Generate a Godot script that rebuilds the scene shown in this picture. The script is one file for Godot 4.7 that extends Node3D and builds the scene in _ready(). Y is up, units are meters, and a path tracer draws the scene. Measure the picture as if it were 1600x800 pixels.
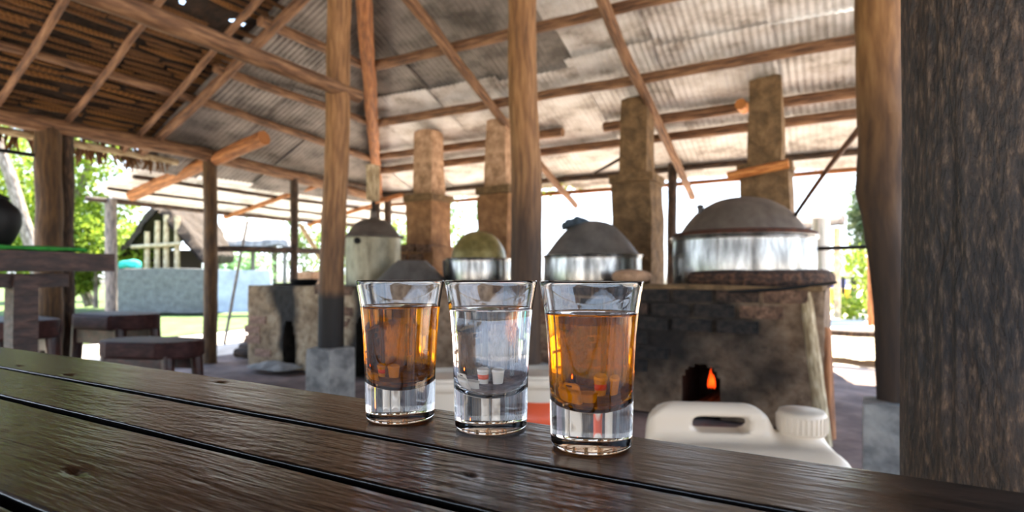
extends Node3D
# A rustic open-sided distillery shed seen from a plank table with three shot glasses.
# The building's own axes: a runs along the post row (to the right and nearer), b runs away under the roof, h is height above the lens.

const CAM := 0.83
const AX := Vector3(0.866, 0, 0.5)
const BX := Vector3(0.5, 0, -0.866)
const TURN := -PI / 6

var used := {}
var mats := {}
var texs := {}
var rng := RandomNumberGenerator.new()
var nz := FastNoiseLite.new()

func P(a: float, b: float, h: float) -> Vector3:
	return AX * a + BX * b + Vector3(0, CAM + h, 0)

func at(x: float, y: float, d: float) -> Vector3:   # where a thing seen in the photograph at x, y stands if it is d metres away
	return Vector3((x - 800.0) / 915.0 * d, CAM + (430.0 - y) / 915.0 * d, -d)

func rnd(lo := 0.0, hi := 1.0) -> float:
	return rng.randf_range(lo, hi)

# ---------------------------------------------------------------- naming and tagging
func numbered(called: String, parent: Node) -> String:
	var key := str(parent.get_instance_id()) + called
	var n: int = used.get(key, 0)
	used[key] = n + 1
	return called if n == 0 else "%s_%03d" % [called, n]

func tag(o: Node3D, label: String, category: String, group := "") -> Node3D:
	o.set_meta("label", label)
	o.set_meta("category", category)
	o.set_meta("kind", "thing")
	if group:
		o.set_meta("group", group)
	return o

func thing(called: String, label: String, category: String, where := Vector3.ZERO, turn := 0.0, group := "") -> Node3D:
	var o := Node3D.new()
	o.name = numbered(called, self)
	add_child(o, true)
	o.position = where
	o.rotation.y = turn
	return tag(o, label, category, group)

func part(called: String, mesh: Mesh, m: Material, parent: Node, where := Vector3.ZERO, turn := 0.0) -> MeshInstance3D:
	var o := MeshInstance3D.new()
	o.name = numbered(called, parent)
	o.mesh = mesh
	o.material_override = m
	parent.add_child(o, true)
	o.position = where
	o.rotation.y = turn
	return o

func single(called: String, mesh: Mesh, m: Material, label: String, category: String, where := Vector3.ZERO, turn := 0.0, group := "") -> MeshInstance3D:
	var o := part(called, mesh, m, self, where, turn)
	tag(o, label, category, group)
	return o

func struct(called: String, where := Vector3.ZERO) -> Node3D:
	var o := Node3D.new()
	o.name = numbered(called, self)
	add_child(o, true)
	o.position = where
	o.set_meta("kind", "structure")
	return o

func stuff(o: Node3D) -> Node3D:
	o.set_meta("kind", "stuff")
	return o

# ---------------------------------------------------------------- mesh builder
class MB:
	var v := PackedVector3Array()
	var n := PackedVector3Array()
	var t := PackedVector2Array()
	var c := PackedColorArray()
	var ix := PackedInt32Array()

	# a grid of points; each triangle runs clockwise seen from the side its normal points to
	func grid(pts: PackedVector3Array, nu: int, nv: int, wrap: bool, flip: bool, uvs: PackedVector2Array, cols := PackedColorArray()) -> void:
		var base := v.size()
		var w := nu + 1
		for j in nv + 1:
			for i in nu + 1:
				var i0 := i - 1
				var i1 := i + 1
				if wrap:
					if i0 < 0: i0 = nu - 1
					if i1 > nu: i1 = 1
				i0 = maxi(i0, 0)
				i1 = mini(i1, nu)
				var j0 := maxi(j - 1, 0)
				var j1 := mini(j + 1, nv)
				var du := pts[j * w + i1] - pts[j * w + i0]
				var dv := pts[j1 * w + i] - pts[j0 * w + i]
				var nn := du.cross(dv)
				if nn.length_squared() < 1e-20:
					var jj := clampi(j, 1, nv - 1)
					nn = (pts[jj * w + i1] - pts[jj * w + i0]).cross(pts[mini(jj + 1, nv) * w + i] - pts[(jj - 1) * w + i])
				nn = nn.normalized()
				n.append(-nn if flip else nn)
		v.append_array(pts)
		t.append_array(uvs)
		if cols.size():
			c.append_array(cols)
		for j in nv:
			for i in nu:
				var p := base + j * w + i
				if flip:
					ix.append_array(PackedInt32Array([p, p + 1, p + w + 1, p, p + w + 1, p + w]))
				else:
					ix.append_array(PackedInt32Array([p, p + w + 1, p + 1, p, p + w, p + w + 1]))

	func tri(a: Vector3, b: Vector3, d: Vector3, out: Vector3, ua := Vector2.ZERO, ub := Vector2.ZERO, ud := Vector2.ZERO, col := Color.WHITE) -> void:
		var nn := (b - a).cross(d - a)
		if nn.length_squared() < 1e-22:
			return
		nn = nn.normalized()
		var s := v.size()
		if nn.dot(out) > 0:
			v.append_array(PackedVector3Array([a, d, b]))
			t.append_array(PackedVector2Array([ua, ud, ub]))
		else:
			v.append_array(PackedVector3Array([a, b, d]))
			t.append_array(PackedVector2Array([ua, ub, ud]))
			nn = -nn
		n.append_array(PackedVector3Array([nn, nn, nn]))
		if c.size() == s and (s > 0 or col != Color.WHITE):
			c.append_array(PackedColorArray([col, col, col]))
		ix.append_array(PackedInt32Array([s, s + 1, s + 2]))

	func quad(a: Vector3, b: Vector3, d: Vector3, e: Vector3, out: Vector3) -> void:
		tri(a, b, d, out)
		tri(a, d, e, out)

	# a chamfered box under a transform
	func box(x: Transform3D, size: Vector3, bev := 0.006) -> void:
		var h := size / 2
		var be := minf(bev, minf(h.x, minf(h.y, h.z)) * 0.9)
		var o := x.origin
		for ax in 3:
			var b1 := (ax + 1) % 3
			var b2 := (ax + 2) % 3
			for s in [-1.0, 1.0]:
				var q := []
				for k in [[-1, -1], [1, -1], [1, 1], [-1, 1]]:
					var p := Vector3.ZERO
					p[ax] = s * h[ax]
					p[b1] = k[0] * (h[b1] - be)
					p[b2] = k[1] * (h[b2] - be)
					q.append(x * p)
				var out: Vector3 = x.basis[ax] * s
				quad(q[0], q[1], q[2], q[3], out)
			for s1 in [-1.0, 1.0]:
				for s2 in [-1.0, 1.0]:
					var q := []
					for k in [[0, -1], [0, 1], [1, 1], [1, -1]]:
						var p := Vector3.ZERO
						p[ax] = k[1] * (h[ax] - be)
						p[b1] = s1 * (h[b1] - (be if k[0] == 0 else 0.0))
						p[b2] = s2 * (h[b2] - (0.0 if k[0] == 0 else be))
						q.append(x * p)
					quad(q[0], q[1], q[2], q[3], x.basis[b1] * s1 + x.basis[b2] * s2)
		for sx in [-1.0, 1.0]:
			for sy in [-1.0, 1.0]:
				for sz in [-1.0, 1.0]:
					var k := Vector3(sx, sy, sz)
					tri(x * (k * (h - Vector3(0, be, be))), x * (k * (h - Vector3(be, 0, be))), x * (k * (h - Vector3(be, be, 0))), x.basis * k)

	func commit(origin := Vector3.ZERO) -> ArrayMesh:
		var arr := []
		arr.resize(Mesh.ARRAY_MAX)
		if origin != Vector3.ZERO:
			for i in v.size():
				v[i] -= origin
		arr[Mesh.ARRAY_VERTEX] = v
		arr[Mesh.ARRAY_NORMAL] = n
		arr[Mesh.ARRAY_TEX_UV] = t
		if c.size() == v.size():
			arr[Mesh.ARRAY_COLOR] = c
		arr[Mesh.ARRAY_INDEX] = ix
		var m := ArrayMesh.new()
		m.add_surface_from_arrays(Mesh.PRIMITIVE_TRIANGLES, arr)
		return m

func box_mesh(size: Vector3, bev := 0.006, where := Vector3.ZERO) -> ArrayMesh:
	var mb := MB.new()
	mb.box(Transform3D(Basis(), where), size, bev)
	return mb.commit()

# a box whose faces are uneven: hewn timber, mud brick, plaster
func rough_box(size: Vector3, step: float, amp: float, sd: int, where := Vector3.ZERO, taper := 0.0, tint = null) -> ArrayMesh:
	var mb := MB.new()
	var h := size / 2
	for ax in 3:
		var b1 := (ax + 1) % 3
		var b2 := (ax + 2) % 3
		for s in [-1.0, 1.0]:
			var nu := clampi(int(size[b1] / step), 1, 60)
			var nv := clampi(int(size[b2] / step), 1, 60)
			var pts := PackedVector3Array()
			var uvs := PackedVector2Array()
			var cols := PackedColorArray()
			for j in nv + 1:
				for i in nu + 1:
					var p := Vector3.ZERO
					p[ax] = s * h[ax]
					p[b1] = -h[b1] + size[b1] * i / nu
					p[b2] = -h[b2] + size[b2] * j / nv
					var d := Vector3(nz.get_noise_3d(p.x * 9 + sd * 7.3, p.y * 9, p.z * 9), nz.get_noise_3d(p.x * 9, p.y * 9 + sd * 5.1 + 40, p.z * 9), nz.get_noise_3d(p.x * 9, p.y * 9, p.z * 9 + sd * 3.7 + 80))
					# round the edges a little
					var e := 0.0
					for k in 3:
						e += pow(absf(p[k]) / h[k], 8.0)
					var q := p * (1.0 - clampf(e - 1.0, 0, 2) * minf(0.03, 0.012 / maxf(h[h.max_axis_index()], 0.05)))
					var tp := 1.0 - taper * (p.y + h.y) / size.y
					q.x *= tp
					q.z *= tp
					pts.append(q + d * amp * 2.0 + where)
					uvs.append(Vector2(p[b1], p[b2]))
					if tint != null:
						cols.append(tint.call(q + where))
			mb.grid(pts, nu, nv, false, s < 0, uvs, cols)
	return mb.commit()

# a solid of revolution about y; profile points run so that the outside is on their right when going up
func lathe(prof: PackedVector2Array, seg: int, smooth := true, tint = null) -> ArrayMesh:
	var mb := MB.new()
	lathe_into(mb, prof, seg, Transform3D(), smooth, tint)
	return mb.commit()

func lathe_into(mb: MB, prof: PackedVector2Array, seg: int, x := Transform3D(), smooth := true, tint = null) -> void:
	var m := prof.size()
	var cl := PackedFloat32Array()
	var run := 0.0
	for k in m:
		if k > 0: run += prof[k].distance_to(prof[k - 1])
		cl.append(run)
	var base := mb.v.size()
	for k in m:
		var d0 := (prof[k] - prof[maxi(k - 1, 0)])
		var d1 := (prof[mini(k + 1, m - 1)] - prof[k])
		var d := d0.normalized() + d1.normalized()
		if d.length() < 1e-6: d = d0 + d1
		d = d.normalized()
		for i in seg + 1:
			var an := TAU * i / seg
			var p := Vector3(cos(an) * prof[k].x, prof[k].y, sin(an) * prof[k].x)
			mb.v.append(x * p)
			mb.n.append((x.basis * Vector3(cos(an) * d.y, -d.x, sin(an) * d.y)).normalized())
			mb.t.append(Vector2(an * 0.3, cl[k]))
			if tint != null:
				mb.c.append(tint.call(p))
	for k in m - 1:
		for i in seg:
			var p := base + k * (seg + 1) + i
			var w := seg + 1
			# clockwise from outside
			mb.ix.append_array(PackedInt32Array([p, p + 1, p + w + 1, p, p + w + 1, p + w]))

func smooth_profile(pts: PackedVector2Array, per: int) -> PackedVector2Array:
	var out := PackedVector2Array()
	for k in pts.size() - 1:
		var p0 := pts[maxi(k - 1, 0)]
		var p3 := pts[mini(k + 2, pts.size() - 1)]
		for s in per:
			out.append(pts[k].cubic_interpolate(pts[k + 1], p0, p3, float(s) / per))
	out.append(pts[pts.size() - 1])
	return out

# a log, pole or rod along a chain of points (world space); the mesh is relative to the first point
func log_into(mb: MB, pts: Array, radii: Array, sides: int, step: float, rough: float, sd: int, origin: Vector3, tint = null) -> void:
	var path := PackedVector3Array()
	var rad := PackedFloat32Array()
	for k in pts.size() - 1:
		var p0: Vector3 = pts[maxi(k - 1, 0)]
		var p3: Vector3 = pts[mini(k + 2, pts.size() - 1)]
		var a: Vector3 = pts[k]
		var b: Vector3 = pts[k + 1]
		var cnt := maxi(2, int(a.distance_to(b) / step))
		for s in cnt:
			var f := float(s) / cnt
			path.append(a.cubic_interpolate(b, p0, p3, f))
			rad.append(lerpf(radii[k], radii[k + 1], f))
	path.append(pts[pts.size() - 1])
	rad.append(radii[radii.size() - 1])
	var m := path.size()
	var ps := PackedVector3Array()
	var uvs := PackedVector2Array()
	var cols := PackedColorArray()
	var run := 0.0
	var side := Vector3.ZERO
	for k in m:
		var tan := (path[mini(k + 1, m - 1)] - path[maxi(k - 1, 0)]).normalized()
		if k == 0:
			side = tan.cross(Vector3(0.31, 0.2, 0.93)).normalized()
		side = (side - tan * side.dot(tan)).normalized()
		var up := side.cross(tan)
		if k > 0: run += path[k].distance_to(path[k - 1])
		var wob := Vector3(nz.get_noise_2d(run * 11 + sd * 31, 5), nz.get_noise_2d(run * 11, 90 + sd * 17), nz.get_noise_2d(run * 11 + 50, sd * 13)) * rough * 0.9
		for i in sides + 1:
			var an := TAU * (i % sides) / sides
			var q := side * cos(an) + up * sin(an)
			var r := rad[k] * (1.0 + rough / maxf(rad[k], 0.008) * (0.55 * nz.get_noise_3d(cos(an) * 12 + sd * 9, sin(an) * 12, run * 24) + 0.5 * nz.get_noise_3d(cos(an) * 30, sin(an) * 30 + sd * 5, run * 70)))
			var p := path[k] + wob + q * r
			ps.append(p - origin)
			uvs.append(Vector2(TAU * i / sides * rad[0], run))
			if tint != null:
				cols.append(tint.call(p))
	mb.grid(ps, sides, m - 1, true, true, uvs, cols)
	for e in [0, m - 1]:
		var cen := Vector3.ZERO
		for i in sides: cen += ps[e * (sides + 1) + i] / sides
		var out: Vector3 = path[0] - path[1] if e == 0 else path[m - 1] - path[m - 2]
		for i in sides:
			var a := ps[e * (sides + 1) + i]
			var b := ps[e * (sides + 1) + i + 1]
			mb.tri(cen, a, b, out, Vector2.ZERO, Vector2(0.03, 0), Vector2(0, 0.03), tint.call(cen + origin) if tint != null else Color.WHITE)

func log_mesh(pts: Array, radii: Array, rough := 0.006, sd := 1, sides := 14, step := 0.09, tint = null) -> ArrayMesh:
	var mb := MB.new()
	log_into(mb, pts, radii, sides, step, rough, sd, pts[0], tint)
	return mb.commit()

func timber(called: String, pts: Array, radii: Array, m: Material, label: String, category: String, rough := 0.006, sd := 1, sides := 14, tint = null, group := "") -> MeshInstance3D:
	return single(called, log_mesh(pts, radii, rough, sd, sides, 0.09, tint), m, label, category, pts[0], 0.0, group)

# meshes the surface where a field is zero (inside negative) with one vertex per crossed cell
func nets(f: Callable, lo: Vector3, hi: Vector3, cell: float, tint = null) -> ArrayMesh:
	var nx := int((hi.x - lo.x) / cell) + 2
	var ny := int((hi.y - lo.y) / cell) + 2
	var nzz := int((hi.z - lo.z) / cell) + 2
	var val := PackedFloat32Array()
	val.resize(nx * ny * nzz)
	for k in nzz:
		for j in ny:
			for i in nx:
				val[(k * ny + j) * nx + i] = f.call(lo + Vector3(i, j, k) * cell)
	var id := PackedInt32Array()
	id.resize(nx * ny * nzz)
	id.fill(-1)
	var mb := MB.new()
	var off := [[0, 0, 0], [1, 0, 0], [0, 1, 0], [1, 1, 0], [0, 0, 1], [1, 0, 1], [0, 1, 1], [1, 1, 1]]
	var edges := [[0, 1], [2, 3], [4, 5], [6, 7], [0, 2], [1, 3], [4, 6], [5, 7], [0, 4], [1, 5], [2, 6], [3, 7]]
	for k in nzz - 1:
		for j in ny - 1:
			for i in nx - 1:
				var g := PackedFloat32Array()
				var neg := 0
				for o in off:
					var s := val[((k + o[2]) * ny + j + o[1]) * nx + i + o[0]]
					g.append(s)
					if s < 0: neg += 1
				if neg == 0 or neg == 8:
					continue
				var sum := Vector3.ZERO
				var cnt := 0
				for e in edges:
					var s0 := g[e[0]]
					var s1 := g[e[1]]
					if (s0 < 0) != (s1 < 0):
						var u := s0 / (s0 - s1)
						var o0: Array = off[e[0]]
						var o1: Array = off[e[1]]
						sum += Vector3(o0[0], o0[1], o0[2]).lerp(Vector3(o1[0], o1[1], o1[2]), u)
						cnt += 1
				var p := lo + (Vector3(i, j, k) + sum / cnt) * cell
				id[(k * ny + j) * nx + i] = mb.v.size()
				mb.v.append(p)
				var h := cell * 0.5
				mb.n.append(Vector3(f.call(p + Vector3(h, 0, 0)) - f.call(p - Vector3(h, 0, 0)), f.call(p + Vector3(0, h, 0)) - f.call(p - Vector3(0, h, 0)), f.call(p + Vector3(0, 0, h)) - f.call(p - Vector3(0, 0, h))).normalized())
				mb.t.append(Vector2(p.x, p.y))
				if tint != null: mb.c.append(tint.call(p))
	for k in range(1, nzz - 1):
		for j in range(1, ny - 1):
			for i in range(1, nx - 1):
				var s0 := val[(k * ny + j) * nx + i] < 0
				for ax in 3:
					var d := [1 if ax == 0 else 0, 1 if ax == 1 else 0, 1 if ax == 2 else 0]
					var s1 := val[((k + d[2]) * ny + j + d[1]) * nx + i + d[0]] < 0
					if s0 == s1:
						continue
					var e1 := (ax + 1) % 3
					var e2 := (ax + 2) % 3
					var q := []
					for w in [[0, 0], [1, 0], [1, 1], [0, 1]]:
						var cc := [i, j, k]
						cc[e1] -= w[0]
						cc[e2] -= w[1]
						q.append(id[(cc[2] * ny + cc[1]) * nx + cc[0]])
					if q.min() < 0:
						continue
					if s0:
						mb.ix.append_array(PackedInt32Array([q[0], q[2], q[1], q[0], q[3], q[2]]))
					else:
						mb.ix.append_array(PackedInt32Array([q[0], q[1], q[2], q[0], q[2], q[3]]))
	return mb.commit()

func smin(a: float, b: float, k: float) -> float:
	var h := clampf(0.5 + 0.5 * (b - a) / k, 0, 1)
	return lerpf(b, a, h) - k * h * (1 - h)

func sd_box(p: Vector3, h: Vector3, r: float) -> float:
	var q := p.abs() - h + Vector3(r, r, r)
	return Vector3(maxf(q.x, 0), maxf(q.y, 0), maxf(q.z, 0)).length() + minf(maxf(q.x, maxf(q.y, q.z)), 0) - r

# ---------------------------------------------------------------- materials
func ramp(cols: Array) -> Gradient:
	var g := Gradient.new()
	var offs := PackedFloat32Array()
	for k in cols.size():
		offs.append(0.16 + 0.68 * k / maxf(cols.size() - 1, 1))
	g.offsets = offs
	g.colors = PackedColorArray(cols)
	return g

func noise_tex(sd: int, freq: float, oct: int, type: int, cols: Array, side := 512) -> NoiseTexture2D:
	var key := "%d %f %d %d %s %d" % [sd, freq, oct, type, cols, side]
	if texs.has(key):
		return texs[key]
	var f := FastNoiseLite.new()
	f.seed = sd
	f.frequency = freq
	f.noise_type = type
	f.fractal_octaves = oct
	f.fractal_gain = 0.6
	if type == FastNoiseLite.TYPE_CELLULAR:
		f.cellular_return_type = FastNoiseLite.RETURN_DISTANCE
	var t := NoiseTexture2D.new()
	t.width = side
	t.height = side
	t.seamless = true
	t.noise = f
	if cols.size():
		t.color_ramp = ramp(cols)
	texs[key] = t
	return t

# cols: the ramp; o: scale (uv or triplanar), rough, metal, bump (cm), tri, vc, freq, oct, seed, spec
func M(key: String, cols: Array, o := {}) -> StandardMaterial3D:
	if mats.has(key):
		return mats[key]
	var m := StandardMaterial3D.new()
	m.resource_name = key
	var sd: int = o.get("seed", 3)
	var fr: float = o.get("freq", 0.012)
	var oc: int = o.get("oct", 5)
	if cols.size() == 1:
		m.albedo_color = cols[0]
	else:
		m.albedo_texture = noise_tex(sd, fr, oc, o.get("type", FastNoiseLite.TYPE_SIMPLEX_SMOOTH), cols)
	m.roughness = o.get("rough", 0.8)
	m.metallic = o.get("metal", 0.0)
	m.metallic_specular = o.get("spec", 0.5)
	var b: float = o.get("bump", 0.0)
	if b != 0.0:
		m.heightmap_enabled = true
		m.heightmap_scale = b
		m.heightmap_texture = noise_tex(o.get("bseed", sd), o.get("bfreq", fr), o.get("boct", oc), o.get("btype", FastNoiseLite.TYPE_SIMPLEX_SMOOTH), [])
	m.uv1_triplanar = o.get("tri", false)
	m.uv1_scale = o.get("scale", Vector3.ONE)
	m.vertex_color_use_as_albedo = o.get("vc", false)
	m.cull_mode = BaseMaterial3D.CULL_DISABLED if o.get("two", false) else BaseMaterial3D.CULL_BACK
	mats[key] = m
	return m

func c(r: float, g: float, b: float) -> Color:
	return Color(r, g, b)

# roof planes (h above the lens)
func h_far(b: float) -> float: return 1.1 + 0.402 * (5.95 - b)
func h_left(a: float) -> float: return 1.1 + 0.46 * (a + 5.53)
func h_near(b: float) -> float: return 1.1 + 0.402 * (b + 1.11)
func h_lean(a: float) -> float: return 1.15 + 0.168 * (a + 5.53)
func hip_b(a: float) -> float: return 5.95 - (a + 5.53) * 3.53 / 3.09
func hip_a(b: float) -> float: return -5.53 + (5.95 - b) * 3.09 / 3.53

# ---------------------------------------------------------------- the scene
func _ready() -> void:
	rng.seed = 20240611
	nz.seed = 5
	nz.frequency = 0.12
	nz.fractal_octaves = 3
	# camera: level, lens shifted so that the horizon sits a little below the middle
	var cam := Camera3D.new()
	cam.name = "camera"
	var look := CameraAttributesPhysical.new()
	look.frustum_focal_length = 18.0
	look.frustum_near = 0.02
	look.frustum_far = 400.0
	look.frustum_focus_distance = 0.30
	look.exposure_aperture = 10.5
	cam.attributes = look
	cam.position = Vector3(0, CAM, 0)
	add_child(cam, true)
	cam.projection = Camera3D.PROJECTION_FRUSTUM
	cam.near = 0.02
	cam.far = 400.0
	cam.size = 2.0 * 0.02 * 400.0 / 915.0
	cam.frustum_offset = Vector2(0, 30.0 / 915.0 * 0.02)
	cam.current = true
	# sky, sun, exposure
	var sky := ProceduralSkyMaterial.new()
	sky.sky_top_color = c(0.62, 0.78, 0.98)
	sky.sky_horizon_color = c(0.93, 0.965, 1.0)
	sky.sky_curve = 0.25
	sky.ground_bottom_color = c(0.35, 0.32, 0.27)
	sky.ground_horizon_color = c(0.55, 0.53, 0.48)
	sky.sky_energy_multiplier = 1.0
	var env := Environment.new()
	env.background_mode = Environment.BG_SKY
	env.sky = Sky.new()
	env.sky.sky_material = sky
	env.tonemap_mode = Environment.TONE_MAPPER_LINEAR
	env.tonemap_exposure = 4.8
	env.sdfgi_enabled = true
	env.ssao_enabled = true
	env.ssil_enabled = true
	var we := WorldEnvironment.new()
	we.name = "world_environment"
	we.environment = env
	add_child(we, true)
	var sun := DirectionalLight3D.new()
	sun.name = "sun"
	sun.light_color = c(1.0, 0.95, 0.86)
	sun.light_energy = 2.8
	sun.light_angular_distance = 0.6
	sun.shadow_enabled = true
	add_child(sun, true)
	var to_sun := (AX * -0.16 + BX * 0.53 + Vector3.UP).normalized()
	sun.look_at_from_position(to_sun * 30, Vector3.ZERO, Vector3(0, 0, 1))

	materials()
	grounds()
	roofs()
	frame_of_logs()
	lean_to()
	stoves()
	chimneys()
	stills()
	table()
	glasses()
	near_things()
	left_things()
	outside()

func materials() -> void:
	M("log", [c(.28, .19, .12), c(.39, .27, .18), c(.48, .35, .24), c(.56, .42, .30)], {"scale": Vector3(4, 0.5, 1), "rough": .75, "bump": .2, "seed": 11})
	M("log_vc", [c(.38, .26, .15), c(.47, .33, .195), c(.54, .39, .24), c(.60, .45, .29)], {"scale": Vector3(4, 0.5, 1), "rough": .7, "bump": .15, "seed": 11, "vc": true})
	M("log_orange", [c(.42, .25, .12), c(.56, .35, .18), c(.68, .45, .26)], {"scale": Vector3(4, .6, 1), "rough": .7, "bump": .5, "seed": 12})
	M("log_ochre", [c(.19, .125, .055), c(.29, .20, .09), c(.37, .265, .13)], {"scale": Vector3(4, .6, 1), "rough": .75, "bump": .5, "seed": 13})
	M("log_dark", [c(.10, .07, .05), c(.22, .16, .11), c(.36, .27, .20)], {"scale": Vector3(6, 1, 1), "rough": .8, "bump": .6, "seed": 14})
	M("log_grey", [c(.28, .27, .27), c(.44, .42, .40), c(.56, .52, .48)], {"scale": Vector3(6, 1, 1), "rough": .8, "bump": .5, "seed": 15})
	M("log_pale", [c(.50, .42, .30), c(.68, .60, .46), c(.82, .76, .64)], {"scale": Vector3(6, 1, 1), "rough": .75, "bump": .4, "seed": 16})
	M("metal_sheet", [c(.58, .55, .52), c(.73, .71, .69), c(.79, .78, .77), c(.84, .835, .83)], {"scale": Vector3(.45, .9, 1), "rough": .55, "seed": 21, "freq": .008, "two": true})
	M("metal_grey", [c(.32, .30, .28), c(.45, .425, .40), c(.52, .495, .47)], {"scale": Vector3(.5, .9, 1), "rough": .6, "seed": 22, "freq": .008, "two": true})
	M("thatch_a", [c(.25, .15, .06), c(.50, .33, .14), c(.68, .48, .23)], {"scale": Vector3(4, 22, 1), "rough": .9, "bump": .6, "seed": 23})
	M("thatch_b", [c(.20, .12, .06), c(.40, .26, .12), c(.55, .38, .19)], {"scale": Vector3(4, 22, 1), "rough": .9, "bump": .6, "seed": 24})
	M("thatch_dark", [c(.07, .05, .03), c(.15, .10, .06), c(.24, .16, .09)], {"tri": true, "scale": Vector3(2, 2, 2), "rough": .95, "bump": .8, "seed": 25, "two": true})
	M("earth", [c(.34, .285, .27), c(.47, .40, .38), c(.57, .50, .475)], {"tri": true, "scale": Vector3(.35, .35, .35), "rough": .95, "bump": 1.0, "seed": 31, "freq": .01})
	M("ground", [c(.62, .57, .52), c(.75, .70, .65), c(.84, .80, .76)], {"tri": true, "scale": Vector3(.12, .12, .12), "rough": .95, "bump": 1.5, "seed": 32})
	M("lawn", [c(.18, .26, .08), c(.28, .37, .14), c(.40, .46, .24)], {"tri": true, "scale": Vector3(.3, .3, .3), "rough": .95, "bump": 2.0, "seed": 33})
	M("plaster", [c(.62, .56, .48), c(.80, .74, .65), c(.90, .86, .78)], {"tri": true, "scale": Vector3(1.4, 1.4, 1.4), "rough": .92, "bump": 1.2, "seed": 34, "vc": true})
	M("mud", [c(.33, .26, .17), c(.42, .33, .22), c(.50, .40, .28)], {"tri": true, "scale": Vector3(1.3, 1.3, 1.3), "rough": .92, "bump": 1.4, "seed": 35})
	M("mud_pale", [c(.52, .41, .31), c(.66, .53, .42), c(.76, .64, .53)], {"tri": true, "scale": Vector3(1.3, 1.3, 1.3), "rough": .92, "bump": 1.2, "seed": 36})
	M("mud_orange", [c(.44, .31, .20), c(.52, .38, .25), c(.60, .45, .31)], {"tri": true, "scale": Vector3(1, 1, 1), "rough": .92, "bump": .6, "seed": 37})
	M("concrete", [c(.40, .40, .40), c(.54, .54, .53), c(.64, .63, .61)], {"tri": true, "scale": Vector3(1, 1, 1), "rough": .9, "bump": .6, "seed": 38})
	M("concrete_light", [c(.35, .347, .342), c(.39, .386, .38), c(.43, .426, .42)], {"tri": true, "scale": Vector3(.9, .9, .9), "rough": .9, "spec": .15, "bump": .8, "seed": 39})
	M("brick_black", [c(.07, .06, .055), c(.125, .105, .09), c(.20, .165, .14)], {"tri": true, "scale": Vector3(2.5, 2.5, 2.5), "rough": .85, "bump": 1.0, "seed": 41})
	M("brick_brown", [c(.13, .10, .08), c(.24, .18, .14), c(.34, .26, .21)], {"tri": true, "scale": Vector3(2.5, 2.5, 2.5), "rough": .9, "bump": 1.0, "seed": 42})
	M("brick_tan", [c(.26, .19, .15), c(.40, .30, .23), c(.52, .40, .32)], {"tri": true, "scale": Vector3(2.5, 2.5, 2.5), "rough": .9, "bump": 1.0, "seed": 43})
	M("brick_pink", [c(.46, .36, .30), c(.56, .44, .37), c(.64, .52, .45)], {"tri": true, "scale": Vector3(2.5, 2.5, 2.5), "rough": .9, "bump": 1.0, "seed": 44})
	M("aluminium", [c(.40, .40, .395), c(.56, .56, .55), c(.70, .70, .695)], {"scale": Vector3(2.5, .4, 1), "rough": .24, "metal": 1.0, "seed": 45})
	M("dull_metal", [c(.42, .40, .34), c(.55, .53, .45), c(.64, .62, .54)], {"tri": true, "scale": Vector3(1.5, .5, 1.5), "rough": .5, "metal": .6, "seed": 46})
	M("lid_dark", [c(.27, .245, .225), c(.35, .32, .295), c(.42, .39, .36)], {"tri": true, "scale": Vector3(1.2, 1.2, 1.2), "rough": .55, "metal": .1, "seed": 47, "bump": .2})
	M("lid_grey", [c(.27, .265, .26), c(.35, .345, .34), c(.42, .41, .40)], {"tri": true, "scale": Vector3(1.2, 1.2, 1.2), "rough": .55, "metal": .1, "seed": 48, "bump": .2})
	M("lid_brass", [c(.38, .34, .19), c(.50, .46, .27), c(.60, .56, .36)], {"tri": true, "scale": Vector3(1.5, 1.5, 1.5), "rough": .42, "metal": .35, "seed": 49})
	M("rust", [c(.16, .08, .05), c(.28, .15, .09), c(.38, .22, .13)], {"tri": true, "scale": Vector3(2, 2, 2), "rough": .85, "seed": 50, "bump": .5})
	M("iron", [c(.05, .05, .055)], {"rough": .6, "metal": .4})
	M("table_wood", [c(.075, .048, .038), c(.13, .088, .068), c(.19, .132, .104), c(.27, .19, .15)], {"scale": Vector3(2, 18, 1), "rough": .26, "vc": true, "bump": .035, "seed": 51, "bseed": 52, "freq": .014, "bfreq": .02, "boct": 5, "spec": .75})
	M("pillar_wood", [c(.08, .048, .032), c(.14, .096, .066), c(.225, .165, .12), c(.37, .295, .23)], {"scale": Vector3(20, 5, 1), "rough": .6, "bump": .13, "seed": 53, "bseed": 54, "freq": .016, "bfreq": .025})
	M("bench_wood", [c(.11, .07, .06), c(.20, .13, .11), c(.30, .21, .18)], {"tri": true, "scale": Vector3(1.5, 5, 1.5), "rough": .6, "bump": .4, "seed": 55})
	M("stool_wood", [c(.10, .04, .035), c(.19, .075, .055), c(.28, .12, .085)], {"tri": true, "scale": Vector3(2, 3, 2), "rough": .38, "bump": .2, "seed": 56})
	M("stool_top", [c(.13, .06, .055), c(.20, .105, .095), c(.28, .165, .15)], {"tri": true, "scale": Vector3(1.2, 3, 3), "rough": .6, "spec": .3, "bump": .2, "seed": 57})
	M("plastic", [c(.82, .77, .70)], {"rough": .38})
	M("plastic_orange", [c(.88, .36, .22)], {"rough": .4})
	M("whitewash", [c(.58, .60, .65), c(.68, .70, .74)], {"tri": true, "scale": Vector3(.4, .4, .4), "rough": .9, "seed": 58})
	M("hut_thatch", [c(.11, .075, .05), c(.185, .135, .09), c(.26, .195, .135)], {"tri": true, "scale": Vector3(1, 3, 1), "rough": .95, "bump": 2.0, "seed": 59})
	M("hut_grey", [c(.40, .38, .37), c(.56, .54, .52), c(.68, .66, .64)], {"tri": true, "scale": Vector3(.6, 2, .6), "rough": .95, "bump": 2.0, "seed": 60})
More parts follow.
